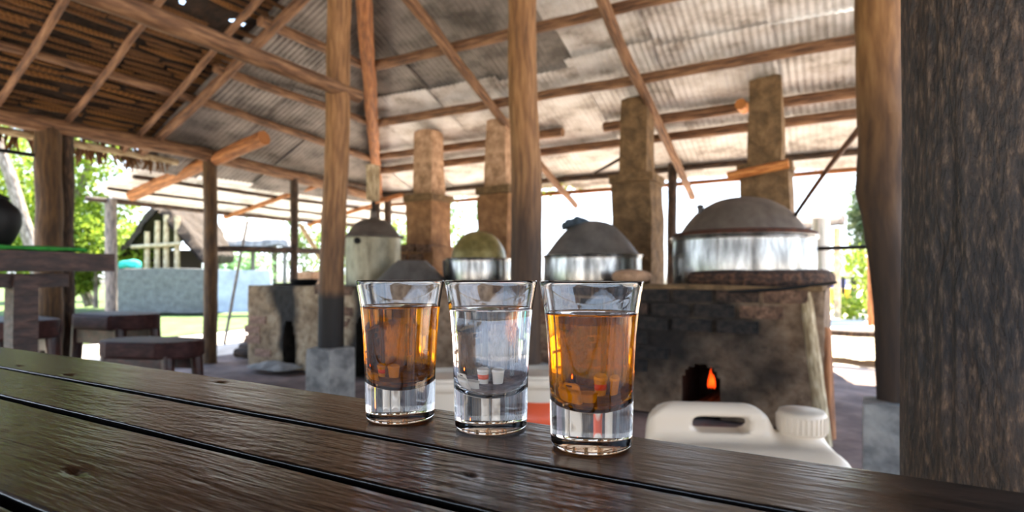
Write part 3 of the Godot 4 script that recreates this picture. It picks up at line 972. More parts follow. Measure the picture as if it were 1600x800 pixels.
func stoves() -> void:
	var n3 := func(x, y, s): return nz.get_noise_3d(x * 14 + s, y * 14, s)
	# the long brick stove
	var a_mid := -1.70
	var L := 3.16
	var H := .755
	var s := thing("brick_stove", "long sooty brick stove with a lit fire mouth, under the two right-hand stills", "stove", P(a_mid, 3.5, -CAM), TURN)
	var tint := func(x, y):
		var d := Vector2((x - .80) / 1.0, (y - .46) / .75).length()
		var soot := clampf(1.6 - d * 2.3 + 1.1 * n3.call(x, y, 3.0), 0, 1)
		var base := Color(.33, .255, .205).lerp(Color(.52, .42, .36), clampf(.5 + 1.5 * n3.call(x * .7, y, 9.0), 0, 1))
		return base.lerp(Color(.025, .023, .022), soot)
	part("body", stove_body(L, 1.15, H, [Rect2(.837, -.1, .22, .41)], tint, 1), mats["plaster"], s)
	var kinds := []
	for k in 4:
		kinds.append(rough_box(Vector3(.235, .074, .09), .06, .004, 200 + k))
	for r in 6:
		var y := H - .042 - .087 * r
		var x := -.35 + (.125 if r % 2 else 0.0)
		while x < 1.42:
			var inside := x + .12 > .80 and x - .12 < 1.09 and y < .36
			var bare: float = n3.call(x, y * 1.4, 21.0) + (.35 if r < 3 else -.10) - (.75 if x > 1.18 and r > 1 else 0.0) - (.35 if x > 1.0 and r > 3 else 0.0)
			if not inside and bare > -.22:
				var d := Vector2((x - .85) / 1.0, (y - .46) / .75).length()
				var so: float = 1.30 - d * 1.75 + .9 * n3.call(x, y, 5.0) + rnd(-.15, .15)
				var m := "brick_black" if so > .55 else ("brick_brown" if so > .1 else "brick_tan")
				var o := part("brick", kinds[rng.randi() % 4], mats[m], s, Vector3(x, y + rnd(-.003, .003), -.025 + rnd(-.008, .006)))
				o.rotation = Vector3(rnd(-.02, .02), rnd(-.02, .02), rnd(-.015, .015))
			x += .25
	part("top_slab", rough_box(Vector3(L + .03, .03, .30), .06, .006, 210), mats["mud"], s, Vector3(0, H + .002, -.14))
	var fl := thing("flame", "orange flame burning in the mouth of the sooty brick stove", "flame", P(-.715, 3.60, -CAM + .16))
	var fm := MB.new()
	for k in 3:
		var prof := smooth_profile(PackedVector2Array([Vector2(0, 0), Vector2(.017, .015), Vector2(.020, .045), Vector2(.010, .085), Vector2(.0, .13 - .03 * k)]), 4)
		lathe_into(fm, prof, 10, Transform3D(Basis(Vector3.UP, k).rotated(Vector3(0, 0, 1), .12 * (k - 1)), Vector3(.014 * (k - 1), .0, .01 * k)).scaled_local(Vector3(.4, .95, .4)))
	var fire := M("fire", [c(1, .3, .06)], {})
	fire.emission_enabled = true
	fire.emission = c(1, .27, .05)
	fire.emission_energy_multiplier = .55
	part("flame_tongue", fm.commit(), fire, fl)
	var om := OmniLight3D.new()
	om.name = "fire_light"
	om.light_color = c(1, .45, .15)
	om.light_energy = .003
	om.light_size = .03
	om.omni_range = 12
	om.omni_attenuation = 2
	om.shadow_enabled = true
	fl.add_child(om, true)
	om.position = Vector3(0, .05, .04)
	for k in 3:
		timber("firewood", [P(-.80 + .06 * k, 3.40 + .03 * k, -CAM + .045), P(-.74 + .05 * k, 4.0, -CAM + .06 + .03 * k)], [.026, .03], mats["log_dark"], ["charred stick of firewood at the left in the lit fire mouth", "charred stick of firewood under the flame", "charred stick of firewood at the right in the lit fire mouth"][k], "firewood", .005, 90 + k)
	# the shorter pale stove
	var L2 := 1.58
	var H2 := .735
	var s2 := thing("plastered_stove", "pale plastered stove with a narrow soot-streaked mouth, left of the first log post", "stove", P(-4.10, 3.5, -CAM), TURN)
	var tint2 := func(x, y):
		var cx: float = -.20 - .06 * y
		var w := lerpf(.09, .24, smoothstep(.35, .72, y))
		var soot := clampf(1.7 - absf(x - cx) / w * 1.25 + 1.2 * n3.call(x, y, 31.0), 0, 1) * smoothstep(.0, .2, y)
		var soot2 := clampf(1.6 - absf(x - .66) / .12 + n3.call(x, y, 37.0), 0, 1)
		var base := Color(.60, .53, .44).lerp(Color(.36, .29, .22), clampf(.35 + 1.6 * n3.call(x * .8, y, 33.0), 0, 1))
		return base.lerp(Color(.03, .028, .028), maxf(soot, soot2))
	part("body", stove_body(L2, 1.05, H2, [Rect2(-.275, -.1, .15, .53), Rect2(.60, -.1, .15, .6)], tint2, 2), mats["plaster"], s2)
	for q in [[-.70, .33], [-.62, .42], [-.69, .24], [.24, .70], [.46, .70], [.47, .53], [.44, .44], [-.55, .12]]:
		part("brick", kinds[rng.randi() % 4], mats["brick_pink"] if q[0] < .2 else mats["brick_tan"], s2, Vector3(q[0], q[1], -.037))
	var ash := func(p: Vector3): return (p.y - .09 * exp(-(p.x * p.x) / .09 - (p.z * p.z) / .03) - .02 * nz.get_noise_3d(p.x * 40, p.y * 40, p.z * 40)) * .6
	stuff(single("ash_heap", nets(ash, Vector3(-.5, .012, -.25), Vector3(.5, .16, .25), .025), mats["concrete"], "grey ash heaped before the mouth of the pale plastered stove", "ash", P(-4.32, 3.36, -CAM), TURN))
	# clay ridge round the largest still and things lying on the stove
	var cen := P(-.61, 4.04, -.025)
	var pts := []
	for k in 10:
		var an := deg_to_rad(146 - 16.5 * k)
		pts.append(cen + Vector3(cos(an), 0, sin(an)) * .485)
	timber("clay_ridge", pts, [.05, .052, .056, .058, .06, .06, .06, .056, .05, .03], M("ridge_clay", [c(.10, .07, .055), c(.24, .16, .115), c(.38, .26, .18)], {"scale": Vector3(4, 3, 1), "rough": .9, "bump": 1.0, "seed": 71}), "burnt clay ridge curving round the front of the largest still", "ridge", .012, 95, 12)
	timber("poker", [at(1138, 456, 3.25), at(1215, 452, 3.17), at(1308, 441, 3.08)], [.009, .010, .007], mats["iron"], "long black iron poker lying along the top edge of the brick stove", "poker", .001, 96, 8)
	single("clay_lump", lathe(smooth_profile(PackedVector2Array([Vector2(.0, 0), Vector2(.10, .0), Vector2(.125, .03), Vector2(.11, .06), Vector2(.04, .075), Vector2(.0, .07)]), 4), 20), mats["mud_pale"], "pale flat clay stopper on the brick stove, above the rim of the third glass", "stopper", P(-1.21, 3.62, -.04))
	timber("board", [at(1258, 452, 3.16), at(1272, 560, 3.03), at(1291, 720, 2.86)], [.030, .034, .036], mats["log_pale"], "pale split board leaning on the right corner of the brick stove", "board", .004, 97, 6)
	timber("board", [at(1287, 515, 3.25), at(1294, 720, 2.98)], [.04, .04], mats["log_orange"], "brown short board behind the pale one at the stove corner", "board", .004, 98, 6)
	# frying pan on the pale stove
	var pan := thing("frying_pan", "black pan with a long handle on the pale plastered stove", "pan", P(-4.43, 3.78, -.092), TURN)
	part("bowl", lathe(smooth_profile(PackedVector2Array([Vector2(0, 0), Vector2(.09, .0), Vector2(.13, .05), Vector2(.124, .05), Vector2(.088, .008), Vector2(0, .008)]), 3), 20), mats["iron"], pan)
	part("handle", log_mesh([Vector3(-.11, .045, .02), Vector3(-.26, .055, .06), Vector3(-.44, .05, .10)], [.012, .010, .012], .001, 99, 8), mats["iron"], pan)
	single("bottle", lathe(smooth_profile(PackedVector2Array([Vector2(0, 0), Vector2(.035, 0), Vector2(.036, .09), Vector2(.014, .13), Vector2(.013, .17), Vector2(0, .17)]), 4), 16), mats["iron"], "small black bottle standing on the pale plastered stove", "bottle", P(-4.13, 3.80, -.092))

func chimneys() -> void:
	var cs := [[-.556, "brick chimney behind the largest still, an orange plank across its collar", "mud", 0], [-1.57, "brick chimney rising behind the rag-topped still, its right side lit pink", "mud", 1], [-3.81, "patched brick chimney with a broad stepped foot, behind the tall grey still", "mud_pale", 2], [-2.92, "brick chimney mostly hidden by the middle log post", "mud_pale", 3]]
	for q in cs:
		var k: int = q[3]
		var o := thing("brick_chimney", q[1], "chimney", P(q[0], 4.86, -CAM), TURN)
		part("lower_shaft", rough_box(Vector3(.36, 1.62, .36), .06, .014, 300 + k, Vector3(0, .81, 0), .06), mats["mud_orange"] if k >= 2 else mats[q[2]], o)
		part("collar", rough_box(Vector3(.40, .07, .40), .05, .012, 310 + k, Vector3(0, 1.63, 0)), mats["mud"], o)
		part("upper_shaft", rough_box(Vector3(.245, .70, .235), .06, .010, 320 + k, Vector3(0, 1.99, 0), .08), mats["mud_pale"] if k >= 2 else mats["mud"], o)
		if k == 2:
			part("shoulder", rough_box(Vector3(.56, .26, .42), .06, .014, 330, Vector3(.02, 1.0, .12)), mats["mud_orange"], o)
			var kk := rough_box(Vector3(.17, .075, .10), .05, .005, 331)
			for e in [[-.18, 1.09], [.01, 1.10], [.20, 1.09], [-.09, 1.0], [.11, 1.0]]:
				part("brick", kk, mats["brick_tan"], o, Vector3(e[0], e[1], .30))
	timber("collar_plank", [P(-.80, 4.63, .745), P(-.38, 4.62, .80)], [.035, .035], M("plank_orange", [c(.60, .34, .15), c(.78, .50, .26), c(.86, .60, .34)], {"scale": Vector3(5, 1, 1), "rough": .7, "seed": 72}), "bright orange plank lying across the chimney collar behind the largest still", "plank", .004, 101, 4)

func stills() -> void:
	var up := Vector3(0, 0, 0)
	# largest
	var s := thing("still", "largest still, a broad aluminium pan under a dark brown dome", "still", P(-.61, 4.04, -.078))
	var rim := func(r: float, h: float, bulge: float): return smooth_profile(PackedVector2Array([Vector2(0, 0), Vector2(r * .93, 0), Vector2(r * .985, .012), Vector2(r, .04), Vector2(r + bulge, h * .5), Vector2(r, h - .012), Vector2(r + .012, h - .006), Vector2(r + .012, h), Vector2(r - .006, h), Vector2(r - .02, h - .03), Vector2(0, h - .035)]), 4)
	part("pan", lathe(rim.call(.435, .325, .003), 72), mats["aluminium"], s)
	part("seal_ring", lathe(smooth_profile(PackedVector2Array([Vector2(.30, .322), Vector2(.42, .322), Vector2(.442, .335), Vector2(.425, .352), Vector2(.36, .358), Vector2(.30, .354)]), 4), 64), mats["rust"], s)
	var dome := part("dome", lathe(smooth_profile(PackedVector2Array([Vector2(.385, .345), Vector2(.38, .36), Vector2(.34, .42), Vector2(.27, .495), Vector2(.17, .555), Vector2(.08, .578), Vector2(0, .58)]), 5), 64), mats["lid_dark"], s)
	part("knob", lathe(smooth_profile(PackedVector2Array([Vector2(0, 0), Vector2(.016, 0), Vector2(.018, .03), Vector2(.026, .045), Vector2(0, .06)]), 3), 12), mats["lid_grey"], dome, Vector3(-.285, .475, .05))
	# rag-topped
	s = thing("still", "aluminium still under a dark conical lid with a bluish rag on top", "still", P(-1.65, 4.04, -.078))
	part("pan", lathe(rim.call(.355, .225, .002), 64), mats["aluminium"], s)
	part("lid", lathe(smooth_profile(PackedVector2Array([Vector2(.335, .222), Vector2(.34, .232), Vector2(.325, .25), Vector2(.24, .36), Vector2(.15, .445), Vector2(.06, .475), Vector2(0, .478)]), 5), 56), mats["lid_grey"], s)
	var rag := func(p: Vector3): return (sd_box(Vector3(p.x, p.y + .28 * p.x * p.x + absf(p.x) * .25, p.z), Vector3(.105, .03, .10), .03) + .02 * nz.get_noise_3d(p.x * 90, p.y * 60, p.z * 90)) * .7
	single("rag", nets(rag, Vector3(-.15, -.12, -.14), Vector3(.15, .08, .14), .013), M("rag", [c(.17, .21, .25), c(.28, .34, .39)], {"tri": true, "scale": Vector3(3, 3, 3), "rough": .95, "seed": 73}), "crumpled bluish grey rag on the conical still lid", "rag", P(-1.75, 3.98, -.078 + .47))
	# brass dome
	s = thing("still", "aluminium still with a rounded greenish brass dome, left of the middle log post", "still", P(-2.65, 4.04, -.078))
	part("pan", lathe(rim.call(.262, .215, .002), 56), mats["aluminium"], s)
	part("dome", lathe(smooth_profile(PackedVector2Array([Vector2(.225, .21), Vector2(.225, .225), Vector2(.205, .30), Vector2(.15, .385), Vector2(.08, .43), Vector2(0, .445)]), 5), 48), mats["lid_brass"], s)
	single("dark_tub", lathe(smooth_profile(PackedVector2Array([Vector2(0, 0), Vector2(.12, 0), Vector2(.14, .19), Vector2(.125, .19), Vector2(.11, .03), Vector2(0, .03)]), 4), 28), mats["lid_dark"], "blackish tub wedged left of the brass-domed still", "tub", P(-2.98, 4.22, -.078))
	# tall grey
	s = thing("still", "tall grey-green drum still, a pale wood block on the finial of its lid", "still", P(-3.81, 4.04, -.095))
	part("drum", lathe(rim.call(.25, .45, .001), 56), mats["dull_metal"], s)
	part("wooden_head", rough_box(Vector3(.115, .34, .10), .05, .008, 31, Vector3(0, .945, 0)), mats["log_pale"], s, Vector3.ZERO, .4).set_meta("label", "pale split-wood block")
	var lid := part("lid", lathe(smooth_profile(PackedVector2Array([Vector2(.275, .435), Vector2(.285, .445), Vector2(.275, .46), Vector2(.24, .47), Vector2(.17, .56), Vector2(.11, .60), Vector2(.045, .61), Vector2(.03, .64), Vector2(.03, .68), Vector2(0, .69)]), 4), 48), mats["lid_dark"], s)
	part("finial", lathe(smooth_profile(PackedVector2Array([Vector2(0, .66), Vector2(.022, .67), Vector2(.016, .72), Vector2(.02, .77), Vector2(.0, .78)]), 3), 12), mats["iron"], lid)
	part("bung", lathe(PackedVector2Array([Vector2(0, 0), Vector2(.03, 0), Vector2(.028, .03), Vector2(0, .032)]), 14), mats["iron"], s).transform = Transform3D(Basis(Vector3.RIGHT, PI / 2), Vector3(-.085, .40, .228))
	# lid lying on the stove
	s = thing("conical_cover", "loose dark conical lid with a loop handle, on the stove behind the first glass", "lid", P(-3.14, 3.78, -.09))
	part("cone", lathe(smooth_profile(PackedVector2Array([Vector2(.315, 0), Vector2(.32, .012), Vector2(.30, .03), Vector2(.20, .135), Vector2(.125, .203), Vector2(.10, .212), Vector2(0, .214)]), 5), 48), mats["lid_grey"], s)
	var hp := []
	for k in 7: hp.append(Vector3(-.03 + .075 * cos(PI * (1 - k / 6.0)), .19 + .085 * sin(PI * k / 6.0), .03))
	part("loop_handle", log_mesh(hp, [.014, .014, .014, .014, .014, .014, .014], .001, 102, 10), mats["concrete"], s)

# ---------------------------------------------------------------- the table in front
func plank_mesh(x0: float, x1: float, z0: float, z1: float, thick: float, step: float, sd: int, saw: float) -> ArrayMesh:
	var mb := MB.new()
	var n := int((x1 - x0) / step)
	var g := .0031
	var gouges := [Vector3(-.530, -.224, .008), Vector3(-.267, -.1154, .007), Vector3(-.397, -.263, .007), Vector3(-.62, -.225, .006), Vector3(-.13, -.19, .004)]
	var prof := [[z0 + g, -thick, 0.0], [z0 + g, -.0013, 0.0]]
	for k in range(1, 4): prof.append([z0 + g + .0013 * (1 - cos(PI / 2 * k / 4)), -.0013 + .0013 * sin(PI / 2 * k / 4), k / 4.0])
	for k in 21: prof.append([lerpf(z0 + g + .0013, z1 - g - .0013, k / 20.0), 0.0, 1.0])
	for k in range(1, 4): prof.append([z1 - g - .0013 + .0013 * sin(PI / 2 * k / 4), -.0013 + .0013 * cos(PI / 2 * k / 4), 1 - k / 4.0])
	prof.append([z1 - g, -.0013, 0.0])
	prof.append([z1 - g, -thick, 0.0])
	var m := prof.size() - 1
	var ps := PackedVector3Array()
	var uv := PackedVector2Array()
	var cols := PackedColorArray()
	for j in n + 1:
		var x := lerpf(x0, x1, float(j) / n)
		for i in m + 1:
			var z: float = prof[i][0]
			var y: float = prof[i][1]
			var edge := .0016 * nz.get_noise_2d(x * 22 + sd * 13, (3.0 if i < m / 2 else 9.0) + sd)
			if i < 5 or i > m - 5: z += edge
			y += prof[i][2] * (.00055 * nz.get_noise_3d(x * 12 + sd * 3, z * 210, sd) + .0002 * nz.get_noise_3d(x * 120, z * 420, sd * 2.0) + saw * .0001 * sin((x * .8 + z * 1.6) * 480 + 4 * nz.get_noise_2d(x * 20, z * 60)))
			var pit := 0.0
			for q in gouges: pit = maxf(pit, 1.0 - Vector2((x - q.x) / q.z, (z - q.y) / (q.z * .4)).length())
			y -= .0016 * smoothstep(0.0, .5, pit)
			ps.append(Vector3(x, y, z))
			uv.append(Vector2(x + sd * .37, z + sd * .113))
			var dirt := smoothstep(.0, .006 + .004 * nz.get_noise_2d(x * 60, sd * 9.0 + i), minf(z - z0, z1 - z) - g)
			cols.append(Color(.16, .15, .14).lerp(Color.WHITE, (dirt if prof[i][2] > .9 else 0.0) * (1.0 - smoothstep(0.0, .3, pit))))
	mb.grid(ps, m, n, false, true, uv, cols)
	for e in [0, n]:
		for i in range(1, m - 1):
			mb.tri(ps[e * (m + 1)], ps[e * (m + 1) + i], ps[e * (m + 1) + i + 1], Vector3(-1 if e == 0 else 1, 0, 0))
	return mb.commit()

func table() -> void:
	var t := thing("plank_table", "dark worn plank table in front carrying the three shot glasses", "table", P(0, 0, -.078), TURN)
	var bs := [.278, .213, .162, .088, .012, -.065, -.145, -.225, -.30]
	for k in bs.size() - 1:
		var fine := .0045 if k < 4 else .03
		part("plank", plank_mesh(-1.75 + .02 * sin(k * 3.0), .85 + .015 * sin(k * 5.0), -bs[k], -bs[k + 1], .032, fine, 400 + k, [0.25, 1.0, .35, .2, 0, 0, 0, 0][k]), mats["table_wood"], t)
	for x in [-1.4, -.4, .6]:
		part("batten", box_mesh(Vector3(.07, .045, .52), .004, Vector3(x, -.056, .01)), mats["bench_wood"], t)
	for x in [-1.4, .6]:
		for z in [-.2, .22]:
			part("leg", box_mesh(Vector3(.07, .69, .07), .005, Vector3(x, -.405, z)), mats["bench_wood"], t)

func glass_profile() -> PackedVector2Array:
	var o := smooth_profile(PackedVector2Array([Vector2(.0183, .0018), Vector2(.0186, .006), Vector2(.0189, .016), Vector2(.0190, .0235), Vector2(.0193, .030), Vector2(.0199, .0434), Vector2(.0213, .0597), Vector2(.0237, .0742)]), 5)
	var i := smooth_profile(PackedVector2Array([Vector2(.0225, .0743), Vector2(.0200, .0597), Vector2(.01855, .0434), Vector2(.0177, .032), Vector2(.0160, .0245), Vector2(.0118, .0192), Vector2(.006, .0168), Vector2(.0, .0162)]), 6)
	var p := PackedVector2Array([Vector2(0, .0002), Vector2(.008, .0001), Vector2(.0145, .0), Vector2(.0165, .0001), Vector2(.0175, .0005)])
	p.append_array(o)
	p.append_array(PackedVector2Array([Vector2(.02365, .0747), Vector2(.0233, .07500), Vector2(.0229, .0749)]))
	p.append_array(i)
	return p

func liquid_profile(level: float) -> PackedVector2Array:
	var i := [Vector2(.0, .0161), Vector2(.006, .0167), Vector2(.0119, .01905), Vector2(.01615, .0243), Vector2(.01785, .032), Vector2(.0187, .0434), Vector2(.0192, .050)]
	var top := lerpf(.0187, .02015, (level - .0434) / .0163)
	i.append(Vector2(top, level + .0003))
	var p := smooth_profile(PackedVector2Array(i), 6)
	p.append_array(PackedVector2Array([Vector2(top - .0006, level + .0001), Vector2(top - .0016, level - .0002), Vector2(top * .5, level - .0003), Vector2(0, level - .0003)]))
	return p

func glasses() -> void:
	var g := lathe(glass_profile(), 96)
	var where := [Vector3(-.0609, 0, -.320), Vector3(-.0108, 0, -.300), Vector3(.0363, 0, -.2685)]
	var lab := ["shot glass of amber spirit standing farthest along the table edge, before the loose conical lid", "shot glass of colourless spirit standing between the two amber ones", "shot glass of amber spirit nearest the pillar, before the sooty brick stove"]
	for k in 3:
		var o := thing("shot_glass", lab[k], "glass", where[k] + Vector3(0, CAM - .0777, 0), .7 * k, "shot glasses on the plank table")
		part("glass", g, mats["glass"], o)
		var l := part("spirit", lathe(liquid_profile([.0612, .0610, .0606][k]), 96), mats["clear_spirit"] if k == 1 else mats["amber"], o)
		l.set_meta("label", "colourless spirit" if k == 1 else "amber spirit")

# ---------------------------------------------------------------- close behind the table
func near_things() -> void:
	# the big weathered pillar
	var o := Vector3(.4325, 0, -.50)
	var mb := MB.new()
	var nu := 150
	var nv := 420
	var ps := PackedVector3Array()
	var uv := PackedVector2Array()
	for j in nv + 1:
		var y := 2.62 * j / nv
		for i in nu + 1:
			var an := TAU * (i % nu) / nu
			var cx := cos(an)
			var sx := sin(an)
			var r := .085 + .0035 * nz.get_noise_3d(cx * 9, y * 5, sx * 9)
			var fib := nz.get_noise_3d(cx * 160, y * 22, sx * 160)
			var big := nz.get_noise_3d(cx * 42 + 70, y * 10, sx * 42)
			r += .0017 * fib * .6 + .0022 * big - .004 * smoothstep(.82, 1.0, 1.0 - absf(nz.get_noise_3d(cx * 34, y * 4 + 200, sx * 34)) * 4)
			ps.append(Vector3(cx * r, y, sx * r))
			uv.append(Vector2(an * .085, y))
	mb.grid(ps, nu, nv, true, false, uv)
	single("pillar", mb.commit(), mats["pillar_wood"], "thick dark weathered timber pillar with cracked grain, just behind the table", "pillar", o)
	# jerrycan
	var j := thing("jerrycan", "white plastic jerrycan with a slotted carrying handle and screw cap, before the fire mouth", "jerrycan", Vector3(.4525, 0, -1.16), -.12)
	var f := func(p: Vector3):
		var body := sd_box(p - Vector3(0, .258, 0), Vector3(.186, .248, .115), .055)
		var h := sd_box(p - Vector3(-.062, .495, 0), Vector3(.122, .082, .024), .022)
		var q := Vector2(p.x + .062, p.y - .495).abs() - Vector2(.122 - .06, .082 - .06)
		var flat := Vector2(maxf(q.x, 0), maxf(q.y, 0)).length() + minf(maxf(q.x, q.y), 0) - .06
		h = maxf(h, flat)
		var neck := maxf(Vector2(p.x - .115, p.z).length() - .036, absf(p.y - .50) - .035)
		var d := smin(smin(body, h, .03), neck, .03)
		var sl := Vector2(maxf(absf(p.x + .042) - .040, 0), p.y - .537).length() - .0145
		return maxf(d, -sl)
	part("body", nets(f, Vector3(-.21, -.006, -.135), Vector3(.21, .61, .135), .0085), mats["plastic"], j)
	var capm := MB.new()
	var prof := PackedVector2Array([Vector2(0, 0), Vector2(.043, 0), Vector2(.0445, .004), Vector2(.0445, .036), Vector2(.041, .044), Vector2(0, .045)])
	lathe_into(capm, prof, 40)
	for k in 30:
		var an := TAU * k / 30
		capm.box(Transform3D(Basis(Vector3.UP, -an), Vector3(cos(an), 0, sin(an)) * .0448 + Vector3(0, .020, 0)), Vector3(.003, .031, .0042), .001)
	part("screw_cap", capm.commit(), mats["plastic"], j, Vector3(.115, .522, 0))
	# a second container, only its white top showing
	var b := lathe(smooth_profile(PackedVector2Array([Vector2(0, 0), Vector2(.115, 0), Vector2(.12, .01), Vector2(.14, .36), Vector2(.148, .365), Vector2(.148, .385), Vector2(.140, .39), Vector2(.134, .385), Vector2(.116, .02), Vector2(0, .02)]), 4), 48)
	var band := lathe(PackedVector2Array([Vector2(.1290, .17), Vector2(.1305, .17), Vector2(.1385, .315), Vector2(.1370, .315)]), 48)
	var lid := lathe(smooth_profile(PackedVector2Array([Vector2(.150, .372), Vector2(.153, .376), Vector2(.153, .395), Vector2(.145, .400), Vector2(.12, .395), Vector2(0, .396)]), 3), 48)
	var spots := [[at(952, 0, 1.50), "white lidded bucket between the third glass and the jerrycan, only its lid showing", .92], [at(842, 0, 2.42), "white bucket with an orange-red band, behind the gap between second and third glass", 1.06], [at(697, 0, 2.35), "white lidded bucket behind the gap between first and second glass", 1.06]]
	for k in 3:
		var t := thing("plastic_bucket", spots[k][1], "bucket", Vector3(spots[k][0].x, 0, spots[k][0].z), 0.0, "")
		part("pail", b, mats["plastic"], t)
		part("lid", lid, mats["plastic"], t)
		if k == 1:
			part("printed_band", band, mats["plastic_orange"], t)
		t.scale = Vector3.ONE * spots[k][2]

# ---------------------------------------------------------------- furniture to the left
func left_things() -> void:
	var t := thing("wooden_counter", "high dark wooden counter with a thick plank top, beside the thick post", "counter", P(-2.91, .9, -CAM), TURN)
	for k in 3:
		part("plank", rough_box(Vector3(.255, .082, 1.36), .12, .006, 500 + k, Vector3(-.13 - .265 * k, .888, .14)), mats["bench_wood"], t)
	part("apron", rough_box(Vector3(.04, .06, 1.14), .1, .004, 505, Vector3(-.10, .81, .18)), mats["bench_wood"], t)
	part("apron", rough_box(Vector3(.04, .06, 1.14), .1, .004, 506, Vector3(-.68, .81, .18)), mats["bench_wood"], t)
	for x in [-.10, -.68]:
		for z in [-.20, .66]:
			part("leg", rough_box(Vector3(.088, .86, .088), .1, .005, 507, Vector3(x, .42, z)), mats["bench_wood"], t)
	var cl := func(p: Vector3): return (sd_box(p - Vector3(0, .012, 0), Vector3(.19, .012 + .01 * nz.get_noise_2d(p.x * 60, p.z * 40), .5), .01)) * .8
	single("green_cloth", nets(cl, Vector3(-.22, -.012, -.55), Vector3(.22, .05, .55), .022), M("green", [c(.12, .42, .14), c(.2, .58, .2)], {"tri": true, "scale": Vector3(3, 3, 3), "rough": .9, "seed": 74}), "bright green cloth lying flat on the high wooden counter", "cloth", P(-3.13, .83, -CAM + .931), TURN)
	var jar := thing("clay_jar", "big black clay jar on the high counter, cut by the picture's edge", "jar", P(-3.17, 1.05, -CAM + .955))
	part("body", lathe(smooth_profile(PackedVector2Array([Vector2(0, 0), Vector2(.06, 0), Vector2(.10, .08), Vector2(.098, .15), Vector2(.055, .20), Vector2(.05, .205)]), 5), 32), mats["iron"], jar)
	part("lid", lathe(smooth_profile(PackedVector2Array([Vector2(.06, .20), Vector2(.06, .21), Vector2(.03, .225), Vector2(.012, .235), Vector2(0, .25)]), 4), 24), mats["iron"], jar)
	# stools
	var proto := stool()
	var spots := [
		[P(-3.43, 1.86, -CAM), 1.0, .35, "wooden stool with a wide rounded seat and red-brown legs, nearest the table"],
		[P(-4.72, 2.30, -CAM), 1.18, .15, "larger wooden stool standing behind the nearest one"],
		[P(-2.62, 1.12, -CAM), .92, .6, "low wooden stool pushed against the counter leg, only its seat showing"],
		[P(-4.55, 1.62, -CAM), 1.2, -.1, "dark wooden stool standing beyond the counter leg"],
		[P(-5.15, 1.75, -CAM), 1.1, .5, "wooden stool in the shade behind the counter, next to the thick post"]]
	for k in spots.size():
		var o: Node3D = proto
		if k > 0:
			o = proto.duplicate()
			o.name = numbered("wooden_stool", self)
			add_child(o, true)
		o.position = spots[k][0]
		o.scale = Vector3.ONE * spots[k][1]
		o.rotation.y = TURN + spots[k][2]
		tag(o, spots[k][3], "stool", "wooden stools left of the plank table")

func stool() -> Node3D:
	var o := thing("wooden_stool", "wooden stool", "stool")
	var f := func(p: Vector3): return (sd_box(p - Vector3(0, .418, 0), Vector3(.285, .048, .165), .02) if absf(p.x) < .16 else maxf(Vector2(absf(p.x) - .135, p.z).length() - .155, absf(p.y - .418) - .048))
	part("seat", nets(f, Vector3(-.31, .355, -.19), Vector3(.31, .48, .19), .013), mats["stool_top"], o)
	part("apron", box_mesh(Vector3(.40, .09, .02), .004, Vector3(0, .33, .125)), mats["stool_wood"], o)
	part("apron", box_mesh(Vector3(.40, .09, .02), .004, Vector3(0, .33, -.125)), mats["stool_wood"], o)
	for x in [-.19, .19]:
		for z in [-.11, .11]:
			part("leg", log_mesh([Vector3(x * 1.12, .0, z * 1.12), Vector3(x, .39, z)], [.030, .034], .001, 110, 8), mats["stool_wood"], o, Vector3(x * 1.12, 0, z * 1.12))
	for z in [-.115, .115]:
		part("stretcher", box_mesh(Vector3(.38, .035, .022), .003, Vector3(0, .14, z)), mats["stool_wood"], o)
	return o

# ---------------------------------------------------------------- outdoors
func slab4(p00: Vector3, p10: Vector3, p11: Vector3, p01: Vector3, thick: float, amp: float) -> ArrayMesh:
	var mb := MB.new()
	var nn := (p10 - p00).cross(p01 - p00).normalized()
	if nn.y < 0: nn = -nn
	for face in 2:
		var ps := PackedVector3Array()
		var uv := PackedVector2Array()
		for j in 25:
			for i in 25:
				var u := i / 24.0
				var w := j / 24.0
				var p := p00.lerp(p10, u).lerp(p01.lerp(p11, u), w)
				var e := minf(minf(u, 1 - u), minf(w, 1 - w))
				p += nn * (thick * (1.0 if face == 1 else 0.0) * smoothstep(-.02, .05, e) + amp * nz.get_noise_3d(p.x * 14, p.y * 14, p.z * 14))
				p += (p11 - p00).normalized() * amp * nz.get_noise_3d(p.x * 30, p.y * 30 + 9, p.z * 30)
				ps.append(p)
				uv.append(Vector2(u, w))
		var s := (p10 - p00).cross(p01 - p00).dot(nn) > 0
		mb.grid(ps, 24, 24, false, s == (face == 0), uv)
	return mb.commit(p00)

